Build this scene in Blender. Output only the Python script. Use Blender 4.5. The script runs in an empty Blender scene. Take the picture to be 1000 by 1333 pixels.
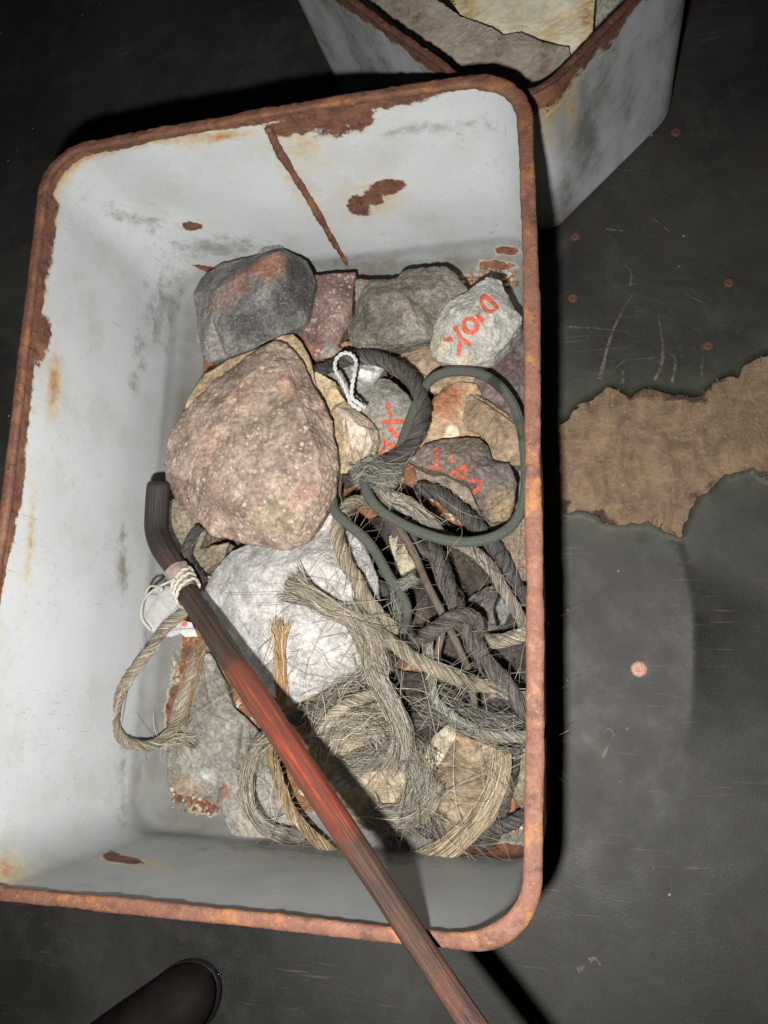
import bpy, math, random
import numpy as np
from mathutils import Vector
from mathutils.bvhtree import BVHTree
from mathutils.geometry import delaunay_2d_cdt

# ------------------------------------------------------------------ camera, light, exposure
scene = bpy.context.scene
CAM = np.array([.1477, -.0898, .4589]); EUL = (.2193, .2573, .0252); FPX = 1071.74
cam_data = bpy.data.cameras.new('camera'); cam = bpy.data.objects.new('camera', cam_data)
scene.collection.objects.link(cam); scene.camera = cam
cam.location = CAM; cam.rotation_euler = EUL
cam_data.sensor_fit = 'VERTICAL'; cam_data.sensor_height = 36; cam_data.sensor_width = 27
cam_data.lens = FPX / 1333 * 36; cam_data.clip_start = .01; cam_data.clip_end = 50

world = bpy.data.worlds.new('World'); scene.world = world; world.use_nodes = True
world.node_tree.nodes['Background'].inputs[0].default_value = (1, .97, .92, 1)
world.node_tree.nodes['Background'].inputs[1].default_value = .007

ca, sa = math.cos(EUL[0]), math.sin(EUL[0]); cb, sb = math.cos(EUL[1]), math.sin(EUL[1]); cc, sc_ = math.cos(EUL[2]), math.sin(EUL[2])
ROT = (np.array([[cc, -sc_, 0], [sc_, cc, 0], [0, 0, 1]]) @ np.array([[cb, 0, sb], [0, 1, 0], [-sb, 0, cb]]) @ np.array([[1, 0, 0], [0, ca, -sa], [0, sa, ca]]))
# the camera's flash, a few centimetres left of and below the lens
fl = bpy.data.lights.new('flash', 'SPOT'); fl.shadow_soft_size = .006; fl.energy = 15.2; fl.color = (1, .965, .91); fl.spot_size = math.radians(108); fl.spot_blend = 1.
flash = bpy.data.objects.new('flash', fl); scene.collection.objects.link(flash)
flash.location = CAM + ROT @ np.array([-.027, -.045, 0]); flash.rotation_euler = EUL

scene.view_settings.view_transform = 'Standard'; scene.view_settings.look = 'None'
scene.view_settings.exposure = 0; scene.view_settings.gamma = 1; scene.view_settings.use_curve_mapping = False

# ------------------------------------------------------------------ helpers
def at(x, y, z):
    d = ROT @ np.array([(x - 500) / FPX, -(y - 666.5) / FPX, -1.]); t = (z - CAM[2]) / d[2]
    return CAM + t * d
def to_px(V):
    q = (np.asarray(V) - CAM) @ ROT
    return np.stack([500 + FPX * q[..., 0] / -q[..., 2], 666.5 - FPX * q[..., 1] / -q[..., 2]], -1)
def zm(x0, y0, s):
    return lambda *pts: [(x0 + p[0] / s, y0 + p[1] / s) + tuple(p[2:]) for p in pts]
Z3 = zm(200, 300, 2); Z4 = zm(350, 430, 2.7027); Z5 = zm(400, 440, 5); Z6 = zm(440, 460, 3.846)
Z7 = zm(100, 600, 3.125); Z8 = zm(210, 840, 4.167); ZR = zm(240, 300, 4.167); ZW = zm(540, 340, 6.25)
ZM = zm(420, 600, 3.571); ZL = zm(440, 780, 3.846); ZB = zm(400, 900, 3.333); ZF = zm(680, 280, 3.03); ZU = zm(580, 0, 2.941)

def _hash(ix, iy, iz, seed):
    h = (ix.astype(np.int64) * 374761393 + iy.astype(np.int64) * 668265263 + iz.astype(np.int64) * 2147483647 + seed * 1274126177) & 0xffffffff
    h = ((h ^ (h >> 13)) * 1274126177) & 0xffffffff
    h = ((h ^ (h >> 16)) * 2246822519) & 0xffffffff
    return ((h ^ (h >> 15)) & 0xffff) / 32767.5 - 1
def vnoise(P, seed=0):
    P = np.asarray(P, float); i = np.floor(P).astype(np.int64); f = P - i; u = f * f * (3 - 2 * f)
    r = 0
    for dx in (0, 1):
        for dy in (0, 1):
            for dz in (0, 1):
                w = (u[:, 0] if dx else 1 - u[:, 0]) * (u[:, 1] if dy else 1 - u[:, 1]) * (u[:, 2] if dz else 1 - u[:, 2])
                r = r + w * _hash(i[:, 0] + dx, i[:, 1] + dy, i[:, 2] + dz, seed)
    return r
def fbm(P, freq, seed=0, octv=4, gain=.5):
    P = np.asarray(P, float); r = 0; a = 1; s = 0
    for o in range(octv):
        r = r + a * vnoise(P * freq * 2 ** o + 17.3 * o, seed + o * 7); s += a; a *= gain
    return r / s
def sstep(a, b, x):
    t = np.clip((x - a) / (b - a), 0, 1); return t * t * (3 - 2 * t)

def mk(name, V, F, mat, parent=None, origin=None, smooth=True, col=None, tuv=None, attrs=None):
    V = np.asarray(V, float)
    if parent is not None: o0 = np.array(parent['_o'])
    elif origin is not None: o0 = np.array(origin, float)
    else: o0 = np.array([(V[:, 0].min() + V[:, 0].max()) / 2, (V[:, 1].min() + V[:, 1].max()) / 2, V[:, 2].min()])
    me = bpy.data.meshes.new(name)
    L = V - o0
    me.from_pydata(L.tolist(), [], F if isinstance(F, list) else F.tolist()); me.update()
    if smooth: me.polygons.foreach_set('use_smooth', [True] * len(me.polygons))
    if col is not None:
        a = me.attributes.new('tint', 'FLOAT_COLOR', 'POINT'); c = np.ones((len(V), 4)); c[:, :3] = np.clip(col, 0, 1); a.data.foreach_set('color', c.ravel())
    if tuv is not None:
        a = me.attributes.new('tuv', 'FLOAT_VECTOR', 'POINT'); a.data.foreach_set('vector', np.asarray(tuv, float).ravel())
    for k, v in (attrs or {}).items():
        a = me.attributes.new(k, 'FLOAT', 'POINT'); a.data.foreach_set('value', np.asarray(v, float).ravel())
    me.materials.append(mat)
    o = bpy.data.objects.new(name, me); scene.collection.objects.link(o)
    if parent is not None:
        o.parent = parent
        o['_o'] = [float(x) for x in o0]
    else:
        o.location = o0; o['_o'] = [float(x) for x in o0]
    return o
def tag(o, label, cat, group=None):
    o['label'] = label; o['category'] = cat
    if group: o['group'] = group
    return o
def thing(name, label, cat, loc, group=None):
    o = bpy.data.objects.new(name, None); scene.collection.objects.link(o); o.location = loc
    o.empty_display_size = .01; o['_o'] = [float(x) for x in loc]
    return tag(o, label, cat, group)

# ------------------------------------------------------------------ materials
class NT:
    def __init__(s, name):
        s.m = bpy.data.materials.new(name); s.m.use_nodes = True; s.t = s.m.node_tree; s.n = s.t.nodes
        s.b = s.n['Principled BSDF']; s.out = s.n['Material Output']
    def new(s, typ, **kw):
        n = s.n.new(typ)
        for k, v in kw.items(): setattr(n, k, v)
        return n
    def link(s, a, b): s.t.links.new(a, b)
    def put(s, sock, v):
        if hasattr(v, 'links'): s.link(v, sock)
        elif isinstance(v, (tuple, list)) and len(v) == 3 and sock.type == 'RGBA': sock.default_value = (*v, 1)
        else: sock.default_value = v
    def noise(s, scale, detail=4, rough=.55, vec=None, dist=0, out='Fac'):
        n = s.new('ShaderNodeTexNoise'); n.inputs['Scale'].default_value = scale; n.inputs['Detail'].default_value = detail
        n.inputs['Roughness'].default_value = rough; n.inputs['Distortion'].default_value = dist
        s.link(vec if vec is not None else s.obj(), n.inputs['Vector']); return n.outputs[out]
    def vor(s, scale, feature='F1', vec=None, out='Distance', rnd=1):
        n = s.new('ShaderNodeTexVoronoi', feature=feature); n.inputs['Scale'].default_value = scale; n.inputs['Randomness'].default_value = rnd
        s.link(vec if vec is not None else s.obj(), n.inputs['Vector']); return n.outputs[out]
    def obj(s):
        if not hasattr(s, 'tc'): s.tc = s.new('ShaderNodeTexCoord')
        return s.tc.outputs['Object']
    def mapv(s, vec, scale, loc=(0, 0, 0), rot=(0, 0, 0)):
        n = s.new('ShaderNodeMapping'); n.inputs['Scale'].default_value = scale; n.inputs['Location'].default_value = loc; n.inputs['Rotation'].default_value = rot
        s.link(vec, n.inputs['Vector']); return n.outputs[0]
    def attr(s, name, out='Fac'):
        n = s.new('ShaderNodeAttribute', attribute_name=name); return n.outputs[out]
    def math(s, op, a, b=0., c=None, clamp=False):
        n = s.new('ShaderNodeMath', operation=op, use_clamp=clamp); s.put(n.inputs[0], a); s.put(n.inputs[1], b)
        if c is not None: s.put(n.inputs[2], c)
        return n.outputs[0]
    def ramp(s, v, a, b, lo=0., hi=1.):
        n = s.new('ShaderNodeMapRange'); n.interpolation_type = 'SMOOTHSTEP'
        for k, x in ((1, a), (2, b), (3, lo), (4, hi)): n.inputs[k].default_value = x
        s.put(n.inputs[0], v); return n.outputs[0]
    def mix(s, f, a, b, typ='MIX'):
        n = s.new('ShaderNodeMix', data_type='RGBA', blend_type=typ, clamp_factor=True); s.put(n.inputs[0], f); s.put(n.inputs[6], a); s.put(n.inputs[7], b); return n.outputs[2]
    def bump(s, h, strength, dist, prev=None):
        n = s.new('ShaderNodeBump'); n.inputs['Strength'].default_value = strength; n.inputs['Distance'].default_value = dist
        s.link(h, n.inputs['Height'])
        if prev is not None: s.link(prev, n.inputs['Normal'])
        return n.outputs[0]
    def fin(s, col=None, rough=None, nrm=None, spec=None):
        if col is not None: s.put(s.b.inputs['Base Color'], col)
        if rough is not None: s.put(s.b.inputs['Roughness'], rough)
        if nrm is not None: s.link(nrm, s.b.inputs['Normal'])
        if spec is not None: s.put(s.b.inputs['Specular IOR Level'], spec)
        return s.m

def m_rock(name, fine=420, con=.6, specks=(), rough=.85, bump=.5, bdist=.0008, cells=0):
    t = NT(name); c = t.attr('tint', 'Color')
    n1 = t.noise(fine, 5, .65); n2 = t.noise(fine * .22, 4, .6, dist=.6)
    k = t.ramp(n1, .25, .75, 1 - con, 1 + con * .8); k2 = t.ramp(n2, .3, .7, .72, 1.25)
    kk = t.math('MULTIPLY', k, k2)
    comb = t.new('ShaderNodeCombineColor')
    for i in range(3): t.link(kk, comb.inputs[i])
    c = t.mix(1., c, comb.outputs[0], 'MULTIPLY')
    for (scale, thr, colr, amt) in specks:
        v = t.vor(scale); nn = t.noise(scale * .3, 2)
        f = t.math('MULTIPLY', t.ramp(v, thr, thr * .55), t.math('MULTIPLY', t.ramp(nn, .42, .62), amt))
        c = t.mix(f, c, colr)
    h = t.math('ADD', n1, t.math('MULTIPLY', t.noise(fine * 2.3, 3), .5))
    if cells: h = t.math('ADD', h, t.math('MULTIPLY', t.vor(cells), 1.2))
    return t.fin(c, rough, t.bump(h, bump, bdist), .3)
M = {}
M['rock_grey'] = m_rock('dark grey stone', 500, .5, [(520, .28, (.35, .33, .31), .7), (900, .3, (.02, .02, .02), .6)], .72)
M['rock_brown'] = m_rock('brown stone', 430, .55, [(480, .28, (.3, .25, .2), .4), (700, .3, (.05, .035, .03), .6)])
M['rock_red'] = m_rock('reddish speckled stone', 420, .42, [(210, .3, (.58, .47, .38), .8), (380, .34, (.62, .52, .44), .6), (430, .34, (.4, .14, .10), .45), (600, .25, (.10, .07, .06), .4), (260, .25, (.5, .34, .15), .5)], .62, .6, .0009)
M['rock_tan'] = m_rock('tan stone', 380, .4, [(650, .25, (.08, .05, .03), .5)])
M['rock_pale'] = m_rock('pale crystalline stone', 640, .32, [(520, .3, (.56, .55, .54), .6), (720, .25, (.2, .19, .19), .45)], .8, .35, .0007)
M['rock_slab'] = m_rock('grey slate', 460, .45, [(700, .28, (.45, .43, .4), .5)])

def m_tin(name, paint=(.60, .635, .665)):
    t = NT(name); rust, stain, grime = t.attr('rust'), t.attr('stain'), t.attr('grime')
    n = t.noise(130, 8, .72); nb = t.noise(340, 4, .6); nl = t.noise(22, 4)
    c = t.mix(t.ramp(nl, .3, .7), paint, tuple(p * .9 for p in paint))
    c = t.mix(t.math('MULTIPLY', t.ramp(t.noise(24, 7, .72), .46, .72), .38), c, (.40, .385, .31)); c = t.mix(t.math('MULTIPLY', t.ramp(t.noise(300, 5, .75), .57, .68), .4), c, (.36, .36, .34))
    for rz_ in (.4, -.7, 1.5):
        c = t.mix(t.math('MULTIPLY', t.math('MULTIPLY', t.ramp(t.noise(1, 2, .5, t.mapv(t.obj(), (60, 1100, 60), rot=(.2, .3, rz_))), .68, .74), t.ramp(t.noise(17, 3), .48, .62)), .55), c, (.25, .25, .25))
    g = t.ramp(t.math('ADD', grime, t.math('MULTIPLY', t.math('SUBTRACT', n, .5), 2.2)), .25, 1.05)
    c = t.mix(t.math('MULTIPLY', g, .8), c, t.mix(t.ramp(t.noise(60, 3), .4, .7), (.22, .222, .21), (.19, .165, .105)))
    dn = t.noise(9, 5, .6); c = t.mix(t.math('MULTIPLY', t.attr('dirt_shade'), t.ramp(dn, .25, .7, .72, 1.)), c, t.mix(t.ramp(t.noise(48, 5, .65), .35, .7), (.125, .127, .118), (.095, .088, .066)))  # dirt colour, also carries the shade painted on the near and right walls
    sp = t.math('MULTIPLY', t.ramp(t.noise(560, 3, .6), .66, .72), t.ramp(t.noise(40, 2), .42, .6))
    c = t.mix(t.math('MULTIPLY', sp, .75), c, (.22, .22, .22))
    scr = t.noise(1, 3, .6, t.mapv(t.obj(), (900, 70, 200), rot=(.3, .2, .6)))
    c = t.mix(t.math('MULTIPLY', t.ramp(scr, .72, .77), .5), c, (.3, .3, .31))
    s = t.ramp(t.math('ADD', stain, t.math('MULTIPLY', t.math('SUBTRACT', n, .5), 1.9)), .2, 1.05)
    c = t.mix(t.math('MULTIPLY', s, .9), c, t.mix(t.ramp(t.math('ADD', stain, nb), .95, 1.6), (.58, .50, .30), (.40, .17, .035)))
    edge = t.math('ADD', rust, t.math('MULTIPLY', t.math('SUBTRACT', t.noise(150, 6, .65, dist=.3), .5), .75))
    r = t.ramp(edge, .44, .56)
    rc = t.mix(t.ramp(n, .35, .65), (.105, .047, .034), (.20, .09, .058)); rc = t.mix(t.math('MULTIPLY', t.ramp(nb, .55, .72), .7), rc, (.31, .145, .07)); rc = t.mix(t.ramp(t.noise(210, 5, .7), .52, .66), rc, (.065, .033, .027)); rc = t.mix(t.math('MULTIPLY', t.ramp(t.noise(46, 4), .55, .7), .6), rc, (.30, .14, .075))
    c = t.mix(r, c, rc)
    lip = t.math('MULTIPLY', t.ramp(edge, .36, .45), t.ramp(edge, .53, .46))
    c = t.mix(t.math('MULTIPLY', lip, .4), c, (.6, .52, .33))
    rough = t.math('ADD', t.math('MULTIPLY', r, .45), t.math('ADD', .42, t.math('MULTIPLY', t.math('MAXIMUM', g, t.attr('dirt_shade')), .4)))
    h = t.math('ADD', t.math('MULTIPLY', r, -1.), t.math('MULTIPLY', nb, t.math('ADD', .12, t.math('MULTIPLY', r, .8))))
    return t.fin(c, rough, t.bump(h, .55, .0006), .4)
M['tin'] = m_tin('worn white enamel paint on tin')
M['tin2'] = m_tin('worn bluish grey paint on tin', (.56, .59, .65))
def m_rust(name, dark=0.):
    t = NT(name); n = t.noise(120, 6, .65, dist=.4); nb = t.noise(500, 4, .6); nl = t.noise(28, 3)
    k = 1 - dark
    c = t.mix(t.ramp(n, .3, .7), tuple(k * x for x in (.105, .045, .031)), tuple(k * x for x in (.225, .105, .07)))
    c = t.mix(t.ramp(nl, .42, .62), c, tuple(k * x for x in (.16, .07, .047)))
    c = t.mix(t.math('MULTIPLY', t.ramp(t.noise(180, 4, .7), .5, .68), .3), c, tuple(k * x for x in (.29, .145, .09)))
    c = t.mix(t.math('MULTIPLY', t.ramp(t.noise(75, 6, .7), .5, .66), .75), c, tuple(k * x for x in (.33, .145, .05)))
    c = t.mix(t.math('MULTIPLY', t.ramp(t.noise(90, 7, .75), .53, .64), .75), c, tuple(k * x for x in (.06, .032, .026)))
    c = t.mix(t.math('MULTIPLY', t.ramp(nb, .66, .74), .6), c, (.42, .28, .2))
    return t.fin(c, t.ramp(nb, .3, .7, .55, .9), t.bump(t.math('ADD', nb, t.math('MULTIPLY', n, 2)), .7, .0007), .45)
M['rust'] = m_rust('rusty iron'); M['rust_dark'] = m_rust('dark rusty iron', .45)

def m_base():
    t = NT('rusted box bottom with flakes'); n = t.noise(70, 6, .65, dist=.5); nb = t.noise(420, 4)
    c = t.mix(t.ramp(n, .3, .7), (.13, .055, .035), (.33, .16, .08)); c = t.mix(t.ramp(nb, .55, .7), c, (.45, .25, .1))
    c = t.mix(t.ramp(t.noise(160, 4, .6), .6, .66), c, (.5, .47, .38)); c = t.mix(t.ramp(t.noise(35, 3), .55, .65), c, (.08, .06, .05))
    return t.fin(c, .85, t.bump(t.math('ADD', nb, n), .8, .001), .3)
M['base'] = m_base()

def m_sheet():
    t = NT('dark worn floor sheeting'); n = t.noise(9, 6, .6, dist=.3); nb = t.noise(55, 5, .6); nf = t.noise(900, 3, .6)
    c = t.mix(t.ramp(n, .3, .7), (.017, .0162, .0145), (.034, .033, .0295)); c = t.mix(t.math('MULTIPLY', t.ramp(nb, .5, .72), .5), c, (.042, .040, .036))
    c = t.mix(t.math('MULTIPLY', t.ramp(nf, .52, .72), .5), c, (.06, .058, .052)); c = t.mix(t.math('MULTIPLY', t.ramp(t.noise(130, 6, .75), .54, .7), .55), c, (.012, .011, .010))
    c = t.mix(t.math('MULTIPLY', t.ramp(t.noise(30, 4, .7), .6, .72), .35), c, (.036, .023, .019))
    c = t.mix(t.math('MULTIPLY', t.ramp(t.noise(17, 6, .7, dist=.8), .52, .68), .45), c, (.052, .051, .046)); c = t.mix(t.math('MULTIPLY', t.ramp(t.noise(260, 5, .7), .6, .7), .35), c, (.09, .087, .078))
    for rz, sx, sy in ((.15, 26, 700), (-.9, 18, 560), (1.3, 30, 800)):
        v = t.noise(1, 2, .5, t.mapv(t.obj(), (sx, sy, 1), rot=(0, 0, rz))); v2 = t.noise(14, 3, .5)
        c = t.mix(t.math('MULTIPLY', t.math('MULTIPLY', t.ramp(v, .66, .76), t.ramp(v2, .48, .62)), .3), c, (.19, .18, .165))
    d = t.vor(70); dn = t.noise(20, 2)
    c = t.mix(t.math('MULTIPLY', t.ramp(d, .055, .03), t.ramp(dn, .5, .6)), c, (.36, .35, .33))
    c = t.mix(t.math('MULTIPLY', t.attr('torn'), .75), c, t.mix(t.ramp(nb, .35, .65), (.042, .048, .034), (.07, .072, .052)))
    return t.fin(c, t.ramp(t.math('ADD', t.math('MULTIPLY', n, .6), t.math('MULTIPLY', nb, .4)), .32, .68, .50, .72), t.bump(t.math('ADD', nf, t.math('MULTIPLY', nb, 3)), .22, .0005), .43)
M['sheet'] = m_sheet()
def m_under():
    t = NT('bare brown boards with old backing'); v = t.mapv(t.obj(), (70, 38, 20), rot=(0, 0, .3)); n = t.noise(1, 7, .72, v, 1.5); nb = t.noise(24, 5, .6); nf = t.noise(500, 3)
    c = t.mix(t.ramp(n, .3, .7), (.115, .077, .052), (.22, .152, .102)); c = t.mix(t.math('MULTIPLY', t.ramp(nb, .5, .7), .7), c, (.29, .215, .12))
    c = t.mix(t.math('MULTIPLY', t.ramp(t.noise(16, 4), .55, .7), .6), c, (.085, .055, .04)); c = t.mix(t.math('MULTIPLY', t.ramp(nf, .6, .75), .4), c, (.42, .34, .26))
    gr = t.noise(1, 4, .7, t.mapv(t.obj(), (300, 60, 20), rot=(0, 0, -.15)))
    c = t.mix(t.math('MULTIPLY', t.ramp(gr, .62, .74), .5), c, (.06, .04, .03))
    fz = t.noise(1, 5, .7, t.mapv(t.obj(), (60, 190, 20), rot=(0, 0, .5)))
    c = t.mix(t.math('MULTIPLY', t.ramp(fz, .52, .7), .6), c, (.27, .2, .12))
    c = t.mix(t.ramp(t.math('ADD', t.attr('edge'), t.math('MULTIPLY', t.math('SUBTRACT', t.noise(260, 5, .7), .5), 1.1)), .35, .75), c, (.05, .034, .026))
    return t.fin(c, .85, t.bump(t.math('ADD', n, t.math('ADD', nf, t.math('MULTIPLY', gr, -1.5))), .8, .0012), .25)
M['under'] = m_under()

def m_rope(name, c1, c2, c3, sc=(5, 5, 260), rough=.8, bump=.8, light=.5, bd=.0006):
    t = NT(name); v = t.mapv(t.attr('tuv', 'Vector'), sc); n = t.noise(1, 4, .65, v); nl = t.noise(60, 3); nf = t.noise(1, 2, .5, t.mapv(t.attr('tuv', 'Vector'), (sc[0] * 2.2, sc[1] * 2.2, sc[2] * .6)))
    c = t.mix(t.ramp(n, .3, .68), c1, c2); c = t.mix(t.math('MULTIPLY', t.ramp(nf, .58, .75), light), c, c3); c = t.mix(t.ramp(nl, .55, .75), c, tuple(x * .55 for x in c1))
    return t.fin(c, rough, t.bump(t.math('ADD', n, nf), bump, bd), .35)
M['dark_rope'] = m_rope('dark tarred rope', (.028, .026, .025), (.075, .070, .066), (.15, .14, .13), (2.5, 2.5, 330))
M['purple_rope'] = m_rope('brown grey matted rope', (.05, .043, .039), (.125, .108, .098), (.23, .205, .19), (2.5, 2.5, 420))
M['hemp'] = m_rope('pale hemp', (.12, .098, .068), (.35, .30, .225), (.62, .57, .47), (5, 5, 60), .6)
M['hemp_grey'] = m_rope('weathered grey hemp', (.10, .085, .07), (.25, .22, .185), (.45, .41, .36), (5, 5, 60), .65)
M['hemp_gold'] = m_rope('golden sisal', (.14, .095, .045), (.35, .255, .145), (.56, .46, .31), (5, 5, 60), .6)
M['green_cord'] = m_rope('grey green woven cord', (.062, .069, .058), (.112, .122, .104), (.18, .195, .165), (7, 7, 1500), .85, .9, .6, .0005)
M['teal'] = m_rope('faded green twine', (.10, .12, .09), (.19, .26, .21), (.36, .46, .38), (5, 5, 80))
M['strap'] = m_rope('brown leather lace', (.08, .062, .047), (.15, .122, .095), (.22, .185, .145), (2, 2, 150))
M['white_string'] = m_rope('white cotton string', (.62, .62, .62), (.8, .8, .8), (.88, .88, .88), (3, 3, 500), .8)
M['cream_string'] = m_rope('cream cotton string', (.5, .48, .4), (.7, .68, .58), (.8, .78, .7), (3, 3, 500), .8)
def m_fib():
    t = NT('loose plant fibre'); return t.fin(t.attr('tint', 'Color'), .55, None, .4)
M['fib'] = m_fib()
def m_stick():
    t = NT('dark grained wood with worn red paint'); tv = t.attr('tuv', 'Vector')
    n = t.noise(1, 5, .65, t.mapv(tv, (4.5, 4.5, 14))); n2 = t.noise(1, 3, .6, t.mapv(tv, (10, 10, 26))); nl = t.noise(40, 4, .6)
    c = t.mix(t.ramp(n, .32, .68), (.022, .015, .012), (.068, .044, .033)); c = t.mix(t.math('MULTIPLY', t.ramp(n2, .57, .7), .7), c, (.14, .088, .064)); c = t.mix(t.math('MULTIPLY', t.attr('worn'), t.ramp(nl, .35, .6)), c, t.mix(t.ramp(n, .35, .65), (.055, .026, .02), (.125, .058, .043)))
    c = t.mix(t.attr('black'), c, t.mix(t.ramp(n, .3, .7), (.012, .010, .009), (.034, .028, .025)))
    red = t.math('MULTIPLY', t.ramp(t.math('ADD', t.attr('red'), t.math('MULTIPLY', t.math('SUBTRACT', nl, .5), .5)), .4, .6), t.ramp(t.math('ADD', n, t.math('MULTIPLY', n2, .5)), .54, .80, 1., .22))
    c = t.mix(red, c, t.mix(t.ramp(nl, .35, .65), (.33, .048, .024), (.44, .08, .036)))
    groove = t.ramp(n2, .40, .33)
    c = t.mix(t.math('MULTIPLY', groove, .75), c, (.02, .012, .01))
    return t.fin(c, .55, t.bump(t.math('ADD', n, t.math('MULTIPLY', n2, 1.2)), .7, .0009), .4)
M['stick'] = m_stick()
def m_paint():
    t = NT('worn red painted mark'); n = t.noise(420, 4, .6); nb = t.noise(900, 3)
    t.fin(t.mix(t.ramp(nb, .3, .7), (.46, .075, .045), (.62, .15, .095)), .75, None, .3)
    tr = t.new('ShaderNodeBsdfTransparent'); mx = t.new('ShaderNodeMixShader')
    t.link(t.ramp(t.math('ADD', n, t.math('MULTIPLY', t.attr('wear'), 1.)), .64, .76), mx.inputs[0]); t.link(t.b.outputs[0], mx.inputs[1]); t.link(tr.outputs[0], mx.inputs[2]); t.link(mx.outputs[0], t.out.inputs[0])
    return t.m
M['paint'] = m_paint()
def m_plain(name, c1, c2, scale=120, rough=.6, bump=.3, spec=.4, metal=0., bd=.0005):
    t = NT(name); n = t.noise(scale, 5, .6); t.b.inputs['Metallic'].default_value = metal
    return t.fin(t.mix(t.ramp(n, .3, .7), c1, c2), rough, t.bump(n, bump, bd), spec)
M['copper'] = m_plain('bright copper', (.33, .15, .105), (.5, .3, .23), 900, .5, .7, .5, 0.)
M['copper_dull'] = m_plain('dull copper', (.065, .03, .024), (.13, .058, .044), 900, .7, .4, .3, .1)
M['leather'] = m_plain('dark worn leather', (.006, .005, .0045), (.018, .013, .011), 45, .75, 1., .15)
M['sole'] = m_plain('black rubber', (.012, .011, .010), (.022, .02, .018), 90, .6, .3)
M['silver'] = m_plain('foil and red print', (.5, .5, .5), (.75, .75, .75), 300, .35, .3, .5, .3)
M['redprint'] = m_plain('red printed film', (.42, .05, .06), (.55, .1, .1), 300, .4)
M['pinkwrap'] = m_plain('pinkish paper wrap', (.2, .15, .13), (.36, .28, .25), 260, .75, .6)
def m_paper(name, base, stain, ink=None):
    t = NT(name); n = t.noise(38, 4, .6, dist=.6); nb = t.noise(200, 4); c = t.mix(t.ramp(n, .44, .60), base, stain[0]); c = t.mix(t.ramp(n, .58, .70), c, stain[1]); c = t.mix(t.ramp(nb, .35, .7), c, tuple(x * .8 for x in base))
    if ink: 
        v = t.noise(1, 2, .5, t.mapv(t.obj(), (900, 330, 1), rot=(0, 0, -.75))); c = t.mix(t.math('MULTIPLY', t.ramp(v, .5, .56), .7), c, ink)
    return t.fin(c, .75, t.bump(nb, .25, .0005), .3)
M['paper_cream'] = m_paper('rust stained cream paper', (.9, .84, .66), ((.74, .55, .25), (.45, .23, .08)))
M['paper_grey'] = m_paper('dirty grey canvas', (.42, .37, .31), ((.25, .2, .15), (.13, .10, .075)))
M['paper_news'] = m_paper('yellowed printed paper', (.55, .53, .42), ((.48, .45, .33), (.4, .35, .22)), (.2, .2, .18))
M['paper_brown'] = m_paper('brown stained card', (.4, .33, .2), ((.25, .17, .08), (.12, .08, .05)))
def m_plastic():
    t = NT('clear crumpled plastic film'); t.fin((.85, .86, .84), .18, t.bump(t.noise(160, 3), .6, .001), .5)
    tr = t.new('ShaderNodeBsdfTransparent'); mx = t.new('ShaderNodeMixShader'); mx.inputs[0].default_value = .74
    t.link(t.b.outputs[0], mx.inputs[1]); t.link(tr.outputs[0], mx.inputs[2]); t.link(mx.outputs[0], t.out.inputs[0]); return t.m
M['plastic'] = m_plastic()

# ------------------------------------------------------------------ the setting: sheeted floor with a torn hole
def resample_closed(P, step):
    P = np.asarray(P); Q = np.vstack([P, P[:1]]); d = np.r_[0, np.cumsum(np.linalg.norm(np.diff(Q, axis=0), axis=1))]
    n = max(8, int(d[-1] / step)); s = np.linspace(0, d[-1], n, endpoint=False)
    return np.stack([np.interp(s, d, Q[:, k]) for k in range(Q.shape[1])], 1)
def in_poly(pts, poly):
    x, y = pts[:, 0], pts[:, 1]; r = np.zeros(len(pts), bool); n = len(poly); j = n - 1
    for i in range(n):
        xi, yi = poly[i]; xj, yj = poly[j]
        c = ((yi > y) != (yj > y)) & (x < (xj - xi) * (y - yi) / (yj - yi + 1e-30) + xi); r ^= c; j = i
    return r
hole_px = ZF((140, 900), (150, 830), (200, 775), (235, 740), (280, 722), (330, 682), (370, 690), (400, 705), (425, 720), (450, 700), (500, 675), (560, 690), (600, 712), (640, 705), (680, 722), (720, 690), (760, 660), (820, 630), (850, 640), (880, 590), (910, 570), (969, 548), (1100, 500), (1250, 640),
             (1180, 1040), (1040, 1060), (969, 1050), (920, 1005), (880, 1000), (830, 1018), (780, 1040), (740, 1085), (700, 1115), (660, 1150), (645, 1200), (628, 1272), (560, 1250), (490, 1212), (455, 1222), (430, 1213), (380, 1228), (320, 1213), (260, 1172), (200, 1165), (180, 1180), (140, 1120), (120, 1000))
hole = resample_closed([at(x, y, 0)[:2] for x, y in hole_px], .0016)
hn = len(hole); h3 = np.c_[hole, np.zeros(hn)]
tang = np.roll(hole, -1, 0) - np.roll(hole, 1, 0); nrm = np.stack([tang[:, 1], -tang[:, 0]], 1); nrm /= np.linalg.norm(nrm, axis=1)[:, None] + 1e-9
if in_poly(hole + nrm * .002, hole).mean() > .5: nrm = -nrm
hole = hole + nrm * (fbm(h3, 260, 3, 4) * .0022)[:, None]
rings = [hole]; rz = [np.clip(.0004 + .0012 * fbm(h3, 60, 8, 3), .0001, .002)]; torn = [np.ones(hn)]
cen = hole.mean(0)
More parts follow.
